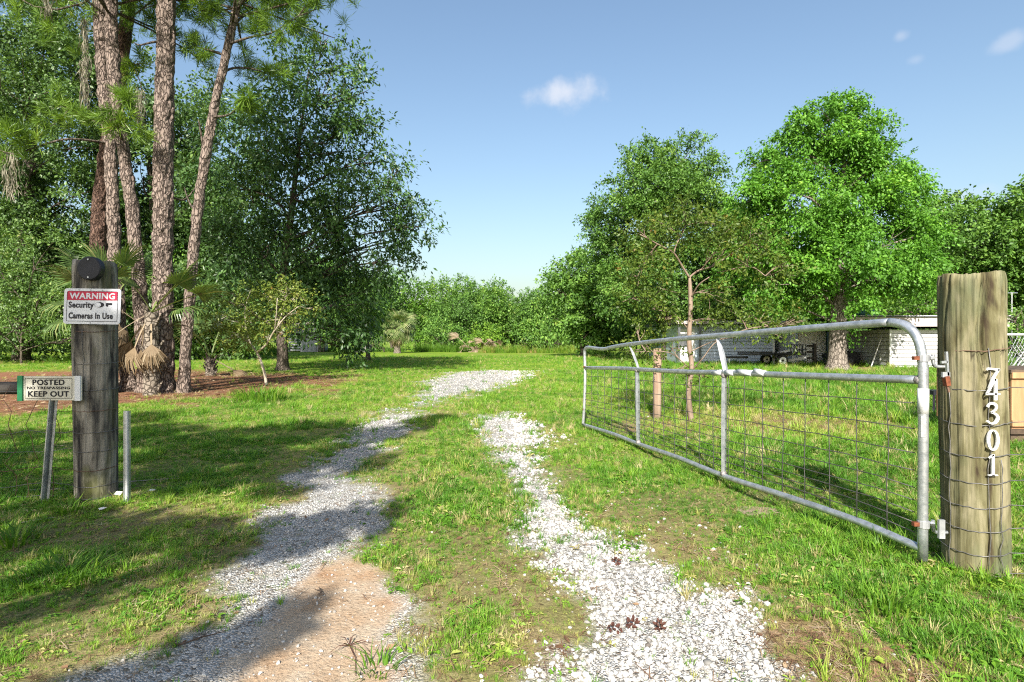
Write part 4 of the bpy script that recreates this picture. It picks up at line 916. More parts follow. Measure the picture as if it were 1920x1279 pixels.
def young_palm(label, px, base, d, stem_h, live, dead):
    b = P(px, base, d); b.z = gzf(b.x, b.y); root = thing('cabbage_palm', label, 'palm', b)
    mb = MB(); r = random.Random(px)
    if stem_h > .1:
        mb.tube([(0, 0, -.1), (0, 0, stem_h * .5), (0, 0, stem_h)], [.17, .15, .13], 12)
    for k in range(16):                                        # old boot stubs
        a = k * 2.4; z = stem_h * (k + 1) / 16
        mb.tube([(math.cos(a) * .1, math.sin(a) * .1, z - .05), (math.cos(a) * .24, math.sin(a) * .24, z + .18)], [.045, .02], 5)
    mb.build('trunk', M['palm_trunk'], root)
    for (yaw, pitch, s, k) in live: frond(FG[k], 'palm', root, (0, 0, stem_h), math.radians(yaw), math.radians(pitch), r.uniform(-.4, .4), s)
    for (yaw, pitch, s) in dead: frond(FD, 'palm_dead', root, (0, 0, stem_h), math.radians(yaw), math.radians(pitch), r.uniform(-.6, .6), s)
# yaw 180 points to the left of the picture, -90 towards the street
young_palm('young cabbage palm with green fans and hanging dead fronds among the pine trunks', 206, 728, 12.75, 2.05,
           [(170, 40, 1.15, 0), (200, 62, 1.1, 0), (150, 75, 1.1, 0), (60, 62, 1.1, 0), (-50, 48, 1.05, 1), (100, 40, 1.1, 0), (185, 8, 1.15, 1), (215, -18, 1.1, 1), (250, 40, 1.0, 0), (20, 45, 1.1, 0), (130, 15, 1.2, 0), (-20, 70, 1.1, 0)],
           [(-30, -40, 1), (195, -55, 1.1), (-10, -65, 1.2), (215, -75, 1.0), (240, -60, 1), (10, -30, 1.1)])
young_palm('young cabbage palm with tan dead fronds draped beside the thickest pine', 284, 735, 12.45, 1.85,
           [(15, 30, 1.15, 0), (30, 60, 1.1, 0), (-5, 50, 1.0, 0), (60, 25, 1.15, 0), (160, 55, 1.0, 1), (-20, 12, 1.05, 1), (100, 50, 1.1, 0)],
           [(-150, -30, 1.1), (-120, -60, 1.2), (180, -50, 1.1), (200, -70, 1.2), (-60, -60, 1.1)])
young_palm('young cabbage palm with blue green fans right of the slender pine', 395, 700, 19, .6,
           [(0, 55, 1.4, 0), (30, 35, 1.4, 0), (150, 60, 1.4, 0), (180, 40, 1.4, 0), (90, 65, 1.4, 0), (-30, 45, 1.3, 1), (-100, 50, 1.3, 0), (60, 75, 1.4, 0), (200, 70, 1.4, 1)], [(-10, -20, 1.3)])

def big_palm():
    d = 55; b = P(745, 662, d); b.z = 0; root = thing('cabbage_palm', 'single cabbage palm with pale fans and short grey trunk before the far woods', 'palm', b)
    mb = MB(); pts = [(0, 0, -.1, .42), (0, 0, .3, .33), (.03, 0, 1.2, .26), (.08, 0, 2.6, .28)]; sp = smoothpath(pts, 5)
    mb.tube([q[:3] for q in sp], [q[3] for q in sp], 12)
    r = random.Random(4)
    for k in range(26):
        a = k * 2.4; z = .9 + 1.7 * k / 26
        mb.tube([(math.cos(a) * .2, math.sin(a) * .2, z - .1), (math.cos(a) * .45, math.sin(a) * .45, z + .28)], [.07, .03], 5)
    mb.build('trunk', M['palm_trunk'], root)
    for k in range(42):
        a = k * 2.399; p = math.radians(82 - 135 * (k / 41) ** .85)
        frond(FF[k % 2], 'palm_far', root, (.08, 0, 2.75), a, p, r.uniform(-.9, .9), r.uniform(.9, 1.15))
    for k in range(12): frond(FFD, 'palm_dead', root, (.08, 0, 2.5), k * .55, math.radians(r.uniform(-80, -50)), r.uniform(-.5, .5), 1.1)
big_palm()
def frond_pile():
    d = 60; b = P(890, 659, d); b.z = 0; root = thing('dead_frond_pile', 'heap of brown dead palm fronds before the far bushes', 'brush pile', b); r = random.Random(9)
    for k in range(26): frond(FFD, 'palm_dead', root, (r.uniform(-1.6, 1.9), r.uniform(-.6, .6), r.uniform(.1, .9)), r.uniform(0, 6.28), r.uniform(-.5, .9), r.uniform(-1, 1), r.uniform(.8, 1.3))
frond_pile()

# tall grass at the far edge of the lawn and clumps
def tall_grass():
    T = [tuft(20, M['grass_tall'], 26, .8, .25, .03, .35), tuft(21, M['grass_tall'], 24, 1.0, .22, .03, .3), tuft(22, M['grass_tall'], 22, .65, .3, .032, .5)]
    X = []; Y = []; s = []; t = []
    for (px0, px1, d0, d1, n, sc, tt) in ((560, 760, 62, 66, 160, .8, .35), (780, 880, 60, 65, 260, 1.1, .35), (900, 1090, 55, 62, 420, .95, .72), (330, 520, 44, 50, 240, 1.0, .4), (1090, 1240, 50, 54, 120, .6, .3), (-60, 170, 33, 36, 120, .55, .5)):
        dd = rng.uniform(d0, d1, n); px = rng.uniform(px0, px1, n); X.append((px - 960) * dd / F); Y.append(dd); s.append(sc * rng.uniform(.6, 1.25, n)); t.append(np.clip(rng.normal(tt, .16, n), 0, 1))
    X = np.concatenate(X); Y = np.concatenate(Y); n = len(X)
    rot = np.stack([rng.normal(0, .1, n), rng.normal(0, .1, n), rng.uniform(0, 6.28, n)], 1)
    scatter('tall_grass', 'uncut tall grass and weeds along the edge of the woods', 'grass', np.stack([X, Y, gz(X, Y) - .02], 1), rot, np.concatenate(s), rng.integers(0, 3, n), np.concatenate(t), T)
tall_grass()
def clump(label, px, py, h, spread, nb, seed, wid=.008, name='grass_clump', mat='clump', lean=.5):
    x, y = G(px, py); r = random.Random(seed); v = []; f = []
    for _ in range(nb):
        a = r.uniform(0, 6.283); q = spread * math.sqrt(r.random()); hh = h * r.uniform(.55, 1.1)
        blade(v, f, (q * math.cos(a), q * math.sin(a), -.01), a + r.uniform(-.8, .8), hh, hh * lean * r.uniform(.3, 1.5), wid * r.uniform(.7, 1.3), .8)
    me = bpy.data.meshes.new(name); me.from_pydata([tuple(q) for q in v], [], f); at = me.attributes.new('tint', 'FLOAT', 'POINT')
    tv = np.repeat(np.clip(np.random.default_rng(seed).normal(.5, .22, nb), 0, 1), 5); at.data.foreach_set('value', tv.astype(np.float32)); me.update()
    tag(link(name, me, M[mat], loc=(x, y, gzf(x, y))), label, 'grass clump')
clump('bright green grass clump at the foot of the small yellow green crape myrtle', 488, 752, .42, .48, 330, 1, .014)
clump('tall bright grass tuft in front of the gate bottom rail', 1640, 1040, .20, .07, 46, 2, .007)
clump('leaning grass tuft in front of the hinge tube of the gate', 1600, 990, .15, .09, 44, 3, .007)
clump('wide bladed green weed at the left foot of the numbered post', 1660, 1150, .17, .10, 60, 4, .009)
clump('spreading bright green weed in the grass left of the sand patch', 110, 1090, .16, .16, 80, 5, .012, lean=1.1)
clump('low green weed growing in front of the dark gate post', 130, 965, .13, .10, 40, 6, .012, lean=1.3)
clump('green weed tuft at the right edge of the sand patch', 710, 1250, .09, .07, 44, 7, .006, lean=1.2)
clump('dark green weed clump near the left end of the wire fence', 25, 1020, .16, .12, 60, 8, .014, lean=1.0)


# ------------------------------------------------------------------ oak behind the camera whose limbs shade the left foreground
def caster(gx, gy, z, r):
    k = z / math.tan(SUN_EL); return (gx - SUN_TRAVEL.x * k, gy - SUN_TRAVEL.y * k, z, r)
SH = [(-0.95, 2.42, 4.32, 0.055), (-1.08, 2.28, 4.38, 0.055), (-1.25, 2.12, 4.44, 0.055), (-2.75, 2.3, 4.26, 0.25), (-3, 2.5, 4.56, 0.35), (-1.6, 3.42, 4.38, 0.22), (-1.3, 3.55, 4.32, 0.22), (-1.05, 3.68, 4.2, 0.2), (-0.85, 3.82, 4.26, 0.16), (-2.1, 3.4, 4.44, 0.25), (-2.6, 3.5, 4.38, 0.3), (-3.2, 3.7, 4.32, 0.37), (-3.8, 3.4, 4.32, 0.35),
      (-1.9, 4.85, 7.6, 0.35), (-2.5, 4.9, 7.6, 0.39), (-3.2, 4.5, 7.4, 0.45), (-3.1, 5.5, 7.8, 0.6), (-2.2, 6, 8, 0.55), (-1.85, 7, 8.2, 0.41), (-3.4, 6.7, 8.4, 0.65), (-1.4, 7.9, 8.4, 0.35), (-1.15, 8.4, 8.4, 0.25), (-2.6, 7.6, 8.6, 0.41), (-4.8, 5.8, 8, 0.65), (-4.7, 7.2, 8.6, 0.55), (-4.3, 4.4, 7.6, 0.5), (-6.3, 6.4, 8.3, 0.75), (-1.55, 5.5, 7.9, 0.25), (-2.6, 7, 8, 0.45), (-5.6, 8.6, 8.8, 0.45)]
tree('oak_tree', 'spreading oak on the street side that shades the dark gate post', 'tree', (0, 0), 0, [caster(*q) for q in SH], 'leaf_oak', 'bark', leaf=.10, lw=.55, dens=300, per=11, spray=.11, r_trunk=.2, seed=77, world=True, base_xy=(-6.5, -6.5), shell=.1)

# ------------------------------------------------------------------ gate posts, house numbers, signs
def pl(root, mb, name, mat, smooth=False):
    l = root.location; mb.v = [(v[0] - l.x, v[1] - l.y, v[2] - l.z) for v in mb.v]; return mb.build(name, M[mat], root, smooth)
def log_mesh(r, h, seed, split=.0):
    n = 144; rings = 46; vs = []; fs = []; ang = np.arange(n) / n * 2 * np.pi; rg = np.random.default_rng(seed)
    cr = [(rg.uniform(0, 6.28), rg.uniform(.3, 1) * h, rg.uniform(.008, .03)) for _ in range(16)]
    for i in range(rings):
        z = -.25 + (h + .25) * i / (rings - 1)
        g = (vnoise(ang * r * 70, np.full(n, z * 1.2), seed) - .5) * .008 + (vnoise(ang * r * 160, np.full(n, z * 2.5), seed + 5) - .5) * .004 + (vnoise(np.cos(ang) * 1.5 + 9, np.sin(ang) * 1.5 + z * .8, seed + 9) - .5) * .014
        rad = r + g
        for a, zc, dp in cr:
            if z > zc: rad = rad - dp * np.exp(-((np.angle(np.exp(1j * (ang - a - .12 * math.sin(z * 9)))) / .030) ** 2)) * min(1, (z - zc) * 6)
        if i == rings - 1: rad = rad - .006
        ztop = z + (.006 * np.sin(ang * 3 + seed) + (rg.random(n) - .5) * .008 if i == rings - 1 else 0) * np.ones(n)
        for k in range(n): vs.append((rad[k] * math.cos(ang[k]), rad[k] * math.sin(ang[k]), ztop[k]))
    for i in range(rings - 1):
        for k in range(n): fs.append((i * n + k, i * n + (k + 1) % n, (i + 1) * n + (k + 1) % n, (i + 1) * n + k))
    c = len(vs); vs.append((0, 0, h - .004)); o = (rings - 1) * n
    for k in range(n): fs.append((o + k, o + (k + 1) % n, c))
    m = MB(); m.add(vs, fs); return m
RP = Vector((2.455, 2.945, 0)); RR = .142; LP = Vector((-3.165, 4.23, 0)); LR = .138
rpost = log_mesh(RR, 1.552, 5).build('gate_post', M['post_new'], None, True, None); rpost.location = RP; rpost.rotation_euler = (0, math.radians(-.6), math.radians(0))
tag(rpost, 'thick yellowish round wooden gate post bearing white house numbers', 'post')
lpost = log_mesh(LR, 1.80, 8).build('gate_post', M['post_old'], None, True, None); lpost.location = LP; lpost.rotation_euler = (0, math.radians(-.5), 0)
tag(lpost, 'dark weathered mossy round gate post behind the warning sign', 'post')

def stroke(mb, pts, ws, t=.008):
    """flat stroke with changing width in the x-z plane, thickness t along y"""
    pts = [Vector((p[0], 0, p[1])) for p in pts]; n = len(pts); vs = []; fs = []
    for i, p in enumerate(pts):
        d = (pts[min(i + 1, n - 1)] - pts[max(i - 1, 0)]).normalized(); s = Vector((-d.z, 0, d.x)) * ws[i] * .42
        for y in (0, t): vs += [p + s + Vector((0, y, 0)), p - s + Vector((0, y, 0))]
    for i in range(n - 1):
        a = i * 4; b = a + 4
        fs += [(a, a + 1, b + 1, b), (a + 2, b + 2, b + 3, a + 3), (a, b, b + 2, a + 2), (a + 1, a + 3, b + 3, b + 1)]
    fs += [(0, 2, 3, 1), (n * 4 - 4, n * 4 - 3, n * 4 - 1, n * 4 - 2)]
    mb.add(vs, fs)
def digit(ch):
    mb = MB()
    if ch == '7': stroke(mb, [(-.02, .84), (0, .93), (.56, .93)], [.06, .10, .13]); stroke(mb, [(.52, .96), (.30, .5), (.20, 0)], [.10, .13, .16], .0079)
    if ch == '4': stroke(mb, [(.42, 1), (.02, .30)], [.09, .09]); stroke(mb, [(-.02, .29), (.62, .29)], [.10, .10], .0079); stroke(mb, [(.42, 1), (.42, 0)], [.14, .16], .0078)
    if ch == '3':
        stroke(mb, smooth2([(.04, .80), (.14, .94), (.30, .97), (.44, .86), (.42, .68), (.22, .54)]), None or [.10, .11, .10, .09, .09, .10, .12, .13, .14, .15, .15, .15, .15, .14, .12, .10, .09, .08, .08, .08, .07][:21])
        stroke(mb, smooth2([(.22, .54), (.42, .47), (.52, .29), (.42, .09), (.22, .03), (.02, .15)]), [.08, .09, .10, .11, .12, .13, .15, .16, .16, .16, .16, .15, .14, .12, .10, .09, .08, .08, .09, .10, .10][:21], .0079)
    if ch == '0': stroke(mb, [(.3 + .22 * math.sin(a), .5 + .46 * math.cos(a)) for a in [k / 24 * 2 * math.pi for k in range(25)]], [.07 + .09 * abs(math.sin(k / 24 * 2 * math.pi)) for k in range(25)])
    if ch == '1': stroke(mb, [(.3, 0), (.3, 1)], [.15, .15]); stroke(mb, [(.33, .97), (.10, .83)], [.09, .06], .0079); stroke(mb, [(.08, .03), (.52, .03)], [.06, .06], .0078)
    return mb
def smooth2(p): return [tuple(q) for q in smoothpath(p, 4)]
for ch, py, tilt, proud in (('7', 710, .12, .004), ('4', 731, 0, .012), ('3', 776, 0, .006), ('0', 826, 0, .006), ('1', 873, 0, .006)):
    mb = digit(ch); h = .108; y0 = RP.y - RR - proud - .008; x0 = (1862 - 960) * y0 / F; z0 = EYE - (py - 640) * y0 / F
    R = Matrix.Rotation(tilt, 3, 'Y'); mb.v = [tuple(R @ Vector(((v[0] - .28) * h, v[1], (v[2] - .5) * h))) for v in mb.v]
    o = mb.build('house_number', M['number_white']); o.location = (x0, y0, z0)
    tag(o, 'white metal house number %s fixed to the yellowish gate post' % {'7': 'seven, tilted and topmost,', '4': 'four', '3': 'three', '0': 'zero', '1': 'one'}[ch], 'house number')

def rounded(w, h, r, y0, y1, mb, seg=5):
    o = []
    for cx, cz, a0 in ((w / 2 - r, h / 2 - r, 0), (-w / 2 + r, h / 2 - r, 90), (-w / 2 + r, -h / 2 + r, 180), (w / 2 - r, -h / 2 + r, 270)):
        for k in range(seg + 1):
            a = math.radians(a0 + 90 * k / seg); o.append((cx + r * math.cos(a), cz + r * math.sin(a)))
    n = len(o); mb.add([(x, y0, z) for x, z in o] + [(x, y1, z) for x, z in o], [tuple(range(n)), tuple(range(2 * n - 1, n - 1, -1))] + [(i, i + n, (i + 1) % n + n, (i + 1) % n) for i in range(n)])
    return mb
def letters(s, cx, cz, w, h, y, mat, parent, bold=0.0, name='lettering'):
    me = TEXT[s].copy(); co = np.empty(len(me.vertices) * 3, np.float32); me.vertices.foreach_get('co', co); co = co.reshape(-1, 3)
    mn = co.min(0); mx = co.max(0); q = np.empty_like(co)
    q[:, 0] = (co[:, 0] - (mn[0] + mx[0]) / 2) * w / (mx[0] - mn[0]) + cx; q[:, 2] = (co[:, 1] - (mn[1] + mx[1]) / 2) * h / (mx[1] - mn[1]) + cz
    q[:, 1] = y - (co[:, 2] - mn[2]) / max(1e-6, mx[2] - mn[2]) * .0008
    me.vertices.foreach_set('co', q.ravel()); me.update(); return link(name, me, M[mat], parent)

# warning sign
ws = thing('warning_sign', 'white and red warning sign about security cameras nailed to the dark post', 'sign', (-3.088, LP.y - LR - .012, 1.455)); ws.rotation_euler = (math.radians(-2), math.radians(.8), 0)
rounded(.418, .262, .022, 0, .003, MB()).build('panel', M['sign_white'], ws)
def frame(w, h, r, t, y0, y1):
    mb = MB(); loops = []
    for (ww, hh, rr_) in ((w, h, r), (w - 2 * t, h - 2 * t, max(.001, r - t))):
        m2 = rounded(ww, hh, rr_, y0, y1, MB()); loops.append(m2.v[:24])
    n = 24; mb.add(loops[0] + loops[1], [(i, (i + 1) % n, n + (i + 1) % n, n + i) for i in range(n)]); return mb
frame(.376, .224, .012, .0035, -.0012, -.0004).build('border', M['sign_black'], ws)
MB().box((0, -.0016, .077), (.366, .0016, .064)).build('red_band', M['sign_red'], ws)
letters('WARNING', 0, .076, .335, .046, -.0028, 'sign_white', ws)
letters('Security', -.080, .004, .185, .060, -.001, 'sign_black', ws); letters('Cameras In Use', -.008, -.069, .325, .047, -.001, 'sign_black', ws)
def ell(cx, cz, rx, rz, y, n=20): return MB().add([(cx + rx * math.cos(2 * math.pi * k / n), y, cz + rz * math.sin(2 * math.pi * k / n)) for k in range(n)], [tuple(range(n))])
ell(.052, .012, .036, .020, -.0010).build('camera_body', M['sign_black'], ws); ell(.042, .012, .023, .0165, -.0014).build('camera_lens', M['sign_white'], ws)
MB().add([(.098, -.001, .026), (.148, -.001, .026), (.148, -.001, .010), (.120, -.001, .012), (.116, -.001, -.002), (.100, -.001, .002)], [(0, 1, 2, 3, 4, 5)]).build('camera_mount', M['sign_black'], ws)
for (x, z) in ((-.10, .121), (-.015, .121), (.072, .118), (-.01, -.121)):
    MB().tube([(x, -.004, z), (x, .002, z)], .0045, 8).build('nail', M['galv_dull'], ws)

# round black disc on top of the dark post
cap = thing('camera_cover', 'round black plastic disc screwed to the top of the dark post', 'cover', (-3.11, LP.y - LR + .01, 1.735))
MB().tube([(0, -.028, 0), (0, -.022, 0), (0, .02, 0)], [.082, .088, .088], 28).build('disc', M['black_plastic'], cap, False)
for z in (.065, -.066): MB().tube([(-.002, -.033, z), (-.002, -.026, z)], .006, 8).build('screw', M['galv'], cap)

# keep out sign on its stake
ks = thing('keep_out_sign', 'cream posted keep out sign with green edge on a leaning metal stake', 'sign', (P(78, 945, 4.06).x, 4.06, gzf(-3.44, 4.06)))
sx = P(91, 730, 4.03).x - ks.location.x; sz0 = P(91, 729, 4.03).z - ks.location.z
pan = MB().box((sx, -.012, sz0), (.458, .006, .176)).build('panel', M['sign_cream'], ks)
MB().box((sx - .213, -.020, sz0), (.036, .014, .184)).build('green_edge', M['sign_green'], ks)
MB().box((sx + .205, -.019, sz0), (.040, .012, .182)).build('white_edge', M['sign_white'], ks)
f_ = frame(.345, .148, .004, .003, -.0168, -.0158); f_.v = [(v[0] + sx - .012, v[1], v[2] + sz0) for v in f_.v]; f_.build('border', M['sign_black'], ks)
letters('POSTED', sx - .012, sz0 + .044, .235, .042, -.0155, 'sign_black', ks); letters('NO TRESPASSING', sx - .012, sz0 + .003, .315, .020, -.0155, 'sign_black', ks); letters('KEEP OUT', sx - .012, sz0 - .041, .300, .042, -.0155, 'sign_black', ks)
mb = MB(); a = Vector((0, 0, -.15)); b_ = Vector((P(91, 750, 4.03).x - ks.location.x + .002, 0, sz0 - .080))
mb.bar(a, b_, .046, .004); mb.bar(a + Vector((-.023, .011, 0)), b_ + Vector((-.023, .011, 0)), .004, .018); mb.bar(a + Vector((.023, .011, 0)), b_ + Vector((.023, .011, 0)), .004, .018); mb.build('stake', M['galv'], ks)
st = thing('marker_stake', 'short white metal channel stake right of the dark post', 'stake', (P(238, 945, 4.08).x, 4.08, gzf(-2.83, 4.08)))
MB().box((-.012, 0, .26), (.026, .004, .82)).build('flange', M['galv'], st); MB().box((.008, -.008, .258), (.014, .020, .82)).build('web', M['white_paint'], st); MB().box((.0165, .004, .257), (.003, .020, .82)).build('lip', M['galv'], st)

# ------------------------------------------------------------------ wire fences tied to the posts
def wire_part(root, pts, r=.0019, mat='wire', n=5):
    mb = MB(); mb.tube(pts, r, n); return pl(root, mb, 'wire', mat, True)
def wrap(c, rad, z, a0, a1, sag=0, seed=0, n=18):
    rg = random.Random(seed); o = []
    for i in range(n + 1):
        a = math.radians(a0 + (a1 - a0) * i / n); q = rad + .004 + rg.uniform(0, .002)
        o.append(Vector((c.x + q * math.cos(a), c.y + q * math.sin(a), z + sag * math.sin(i / n * math.pi) + rg.uniform(-.003, .003))))
    return o
wf = thing('wire_fence', 'field wire fence wrapped round the numbered gate post', 'fence', (RP.x, RP.y, 0))
RZ = [1.165, .965, .785, .625, .49, .365, .245, .125, .02]
for i, z in enumerate(RZ):
    p = wrap(RP, RR, z, -215, -62, -.018, i)
    if i > 0:
        e = p[-1]; rg = random.Random(i + 50)
        for k in range(1, 14): p.append(Vector((e.x + .16 * k, e.y + .004 * k, z + rg.uniform(-.008, .008))))
    wire_part(wf, p, .0024, 'wire_rust' if i == 0 else 'wire')
for a, z0, z1 in ((-172, .02, .965), (-107, .03, 1.165), (-84, .02, .6)):
    pts = [];  rg = random.Random(int(a))
    for k in range(14):
        z = z0 + (z1 - z0) * k / 13; aa = math.radians(a + rg.uniform(-3, 3)); pts.append(Vector((RP.x + (RR + .007) * math.cos(aa), RP.y + (RR + .007) * math.sin(aa), z)))
    wire_part(wf, pts, .0023)
for k in range(11):
    x = RP.x + .25 + .165 * k; rg = random.Random(k)
    wire_part(wf, [Vector((x + rg.uniform(-.012, .012), RP.y - RR * .86 + .004 * k, z)) for z in np.linspace(.0, .98, 9)], .0020)
lf = thing('wire_fence', 'sagging rusty field wire fence left of the dark gate post', 'fence', (LP.x, LP.y, 0))
LZ = [1.28, 1.04, .845, .69, .53, .39, .25, .13, .04]
for i, z in enumerate(LZ):
    rg = random.Random(i + 10); q = [Vector((LP.x - .14 - .16 * k, LP.y - .10 + .02 * math.sin(k * 1.3 + i) + .01 * k, z + rg.uniform(-.02, .02) - .035 * math.sin(min(1, k / 16) * math.pi))) for k in range(16, -1, -1)]
    wire_part(lf, (q if i > 1 else []) + wrap(LP, LR, z, -190, 20, -.012, i + 5), .0022, 'wire' if i % 3 else 'wire_rust')
for k in range(15):
    x = LP.x - .24 - .165 * k; rg = random.Random(k + 3)
    wire_part(lf, [Vector((x + rg.uniform(-.045, .045), LP.y - .10 + rg.uniform(-.03, .03), z)) for z in np.linspace(.0, .87, 10)], .0025, 'wire_rust')
for a in (-120, -88):
    rg = random.Random(int(a)); wire_part(lf, [Vector((LP.x + (LR + .006) * math.cos(math.radians(a + rg.uniform(-4, 4))), LP.y + (LR + .006) * math.sin(math.radians(a + rg.uniform(-4, 4))), z)) for z in np.linspace(.84, 1.29, 7)], .002)
rail = MB(); rail.tube([(-7.2, LP.y + .02, .84), (-5, LP.y + .02, .835), (-3.29, LP.y + .02, .842)], [.055, .05, .048], 12)
tag(rail.build('fence_rail', M['rail_wood'], None, True, (-5, LP.y, .84)), 'dark round wooden fence rail running left behind the keep out sign', 'fence rail')

# ------------------------------------------------------------------ the tube gate
GH = Vector((2.178, 2.95)); GF = Vector((.975, 7.6)); GM = (GF.x - GH.x) / (GF.y - GH.y)
def og(px, py):
    r = (px - 960) / F; Y = (GH.x - GM * GH.y) / (r - GM); return Vector((GH.x + GM * (Y - GH.y), Y, EYE - (py - 640) * Y / F))
def og_t(t, z): return Vector((GH.x + (GF.x - GH.x) * t, GH.y + (GF.y - GH.y) * t, z))
gate = thing('farm_gate', 'bent galvanized tube farm gate with wire mesh swung open beside the drive', 'gate', (GH.x, GH.y, 0)); TR = .0235
def gtube(name, pts, r=TR, mat='galv', n=14, flat=1.0):
    mb = MB(); mb.tube(pts, r, n, True, flat); return pl(gate, mb, name, mat, True)
hz = lambda py: og(1731, py)
gtube('top_rail', smoothpath([og(1668, 605), og(1600, 610), og(1480, 619), og(1347, 630), og(1250, 638), og(1181, 646), og(1150, 651), og(1132, 655), og(1112, 653), og(1102, 652), og(1097, 656), og(1096, 668)], 5), [.0235] * 20 + [.022] * 36)
gtube('hinge_tube', [og(1730, 1050), og(1730, 1000), og(1731, 820)] + smoothpath([og(1731, 790), og(1731, 700), og(1729, 672), og(1724, 645), og(1713, 624), og(1695, 610), og(1668, 604.5)], 5)[1:], .0245)
MR = smoothpath([og(1726, 713), og(1600, 708.5), og(1440, 702.5), og(1360, 699), og(1290, 698), og(1195, 693), og(1170, 691.5), og(1098, 690)], 4)
gtube('middle_rail', MR, .0225)
BR = smoothpath([og(1729, 1030), og(1715, 1024), og(1690, 1013), og(1600, 975), og(1470, 930), og(1357, 893), og(1270, 858), og(1197, 833), og(1160, 818), og(1130, 808), og(1094, 797)], 5)
gtube('bottom_rail', BR, .0225)
gtube('end_tube', smoothpath([og(1096, 662), og(1097, 690), og(1097, 720), og(1095, 772), og(1093, 797)], 5), .019, 'galv_dull')
for (a, b, k) in (((1358, 703), (1357, 893), 0), ((1195, 695), (1197, 832), 1)):
    mb = MB(); A = og(*a); B = og(*b); ux = Vector((GM, 1, 0)).normalized(); ny = Vector((1, -GM, 0)).normalized()
    mb.tube([A, A.lerp(B, .5), B], [.021, .024, .020], 4, True, .8); pl(gate, mb, 'upright', 'galv')
for a, b in (((1345, 633), (1361, 699)), ((1180, 648), (1198, 693))):
    mb = MB(); A = og(*a); B = og(*b); mb.tube([A, A.lerp(B, .45) + Vector((.006, 0, 0)), B], [.012, .024, .021], 4, True, .7); pl(gate, mb, 'brace', 'galv_dull')
LEN = (GF - GH).length
def rail_z(path, t):
    best = None
    for a, b in zip(path[:-1], path[1:]):
        ta = (a[1] - GH.y) / (GF.y - GH.y); tb = (b[1] - GH.y) / (GF.y - GH.y)
        if ta <= t <= tb: return a[2] + (b[2] - a[2]) * (t - ta) / max(1e-6, tb - ta)
    return path[-1][2] if t > .5 else path[0][2]
rg = random.Random(2)
for k in range(22):
    t = (.20 + .205 * k) / LEN
    if t > .985: break
    zt, zb = rail_z(MR, t), rail_z(BR, t)
    gtube('mesh_wire', [og_t(t + rg.uniform(-.0015, .0015), zt + (zb - zt) * q) for q in np.linspace(0, 1, 7)], .0032, 'mesh_wire', 5)
for q in (.145, .30, .44, .55, .645, .73, .795, .855, .915):
    gtube('mesh_wire', [og_t(t, rail_z(MR, t) + (rail_z(BR, t) - rail_z(MR, t)) * (q + rg.uniform(-.006, .006))) for t in np.linspace(.008, .985, 22)], .0030, 'mesh_wire', 5)
# tape, dents, hinges
for (x0, x1) in ((1338, 1356), (1362, 1378), (1384, 1412), (1416, 1436)):
    A = og(x0, 699 - (1360 - x0) * -.037); B = og(x1, 699 + (x1 - 1360) * .037); gtube('tape_wrap', [A, B], .0242, 'tape', 12)
gtube('tape_wrap', [og(1731, 729), og(1731, 776)], .0262, 'tape', 12)
mb = MB(); c = og(1731, 800); fd = Vector((-c.x, -c.y, 0)).normalized(); sd = Vector((-fd.y, fd.x, 0))
mb.add([c + fd * .0255 + sd * x + Vector((0, 0, z)) for x, z in ((-.010, -.055), (.012, -.055), (.012, .058), (-.010, .058))], [(0, 1, 2, 3)]); mb.add([c + fd * .018 + sd * x + Vector((0, 0, z)) for x, z in ((-.010, -.055), (.012, -.055), (.012, .058), (-.010, .058))], [(0, 1, 2, 3)]); pl(gate, mb, 'dent_plate', 'galv_dull')
for (px, py, r_) in ((1358, 704, .0265), (1357, 889, .0262), (1195, 695, .0262), (1197, 830, .0262), (1097, 689, .0225), (1095, 768, .0215), (1724, 713, .0262)):
    c = og(px, py); ax = Vector((GM, 1, 0)).normalized() if px > 1110 else Vector((0, 0, 1))
    gtube('weld_bead', [c - ax * .016, c - ax * .008, c + ax * .008, c + ax * .016], [r_ - .003, r_, r_, r_ - .003], 'rust' if px in (1097, 1095) else 'weld', 12)
def hinge(py, up):
    c = og(1731, py); mb = MB(); mb.tube([c + Vector((0, 0, -.018)), c + Vector((0, 0, .018))], .0285, 14); pl(gate, mb, 'hinge_strap', 'galv_dull')
    d = (Vector((RP.x, RP.y, 0)) - Vector((c.x, c.y, 0))).normalized()
    mb = MB(); mb.tube([c + d * .03, c + d * .055], .013, 10); pl(gate, mb, 'hinge_eye', 'galv')
    mb = MB(); mb.tube(smoothpath([c + d * .052 + Vector((0, 0, .02)), c + d * .055 + Vector((0, 0, -.03)), c + d * .075 + Vector((0, 0, -.045)), c + d * .16 + Vector((0, 0, -.045))], 5), .009, 8); pl(gate, mb, 'hinge_pin', 'galv')
    mb = MB(); mb.bar(c - d * .055, c - d * .026, .020, .020); pl(gate, mb, 'rusty_nut', 'rust')
hinge(672, 1); hinge(983, 0)
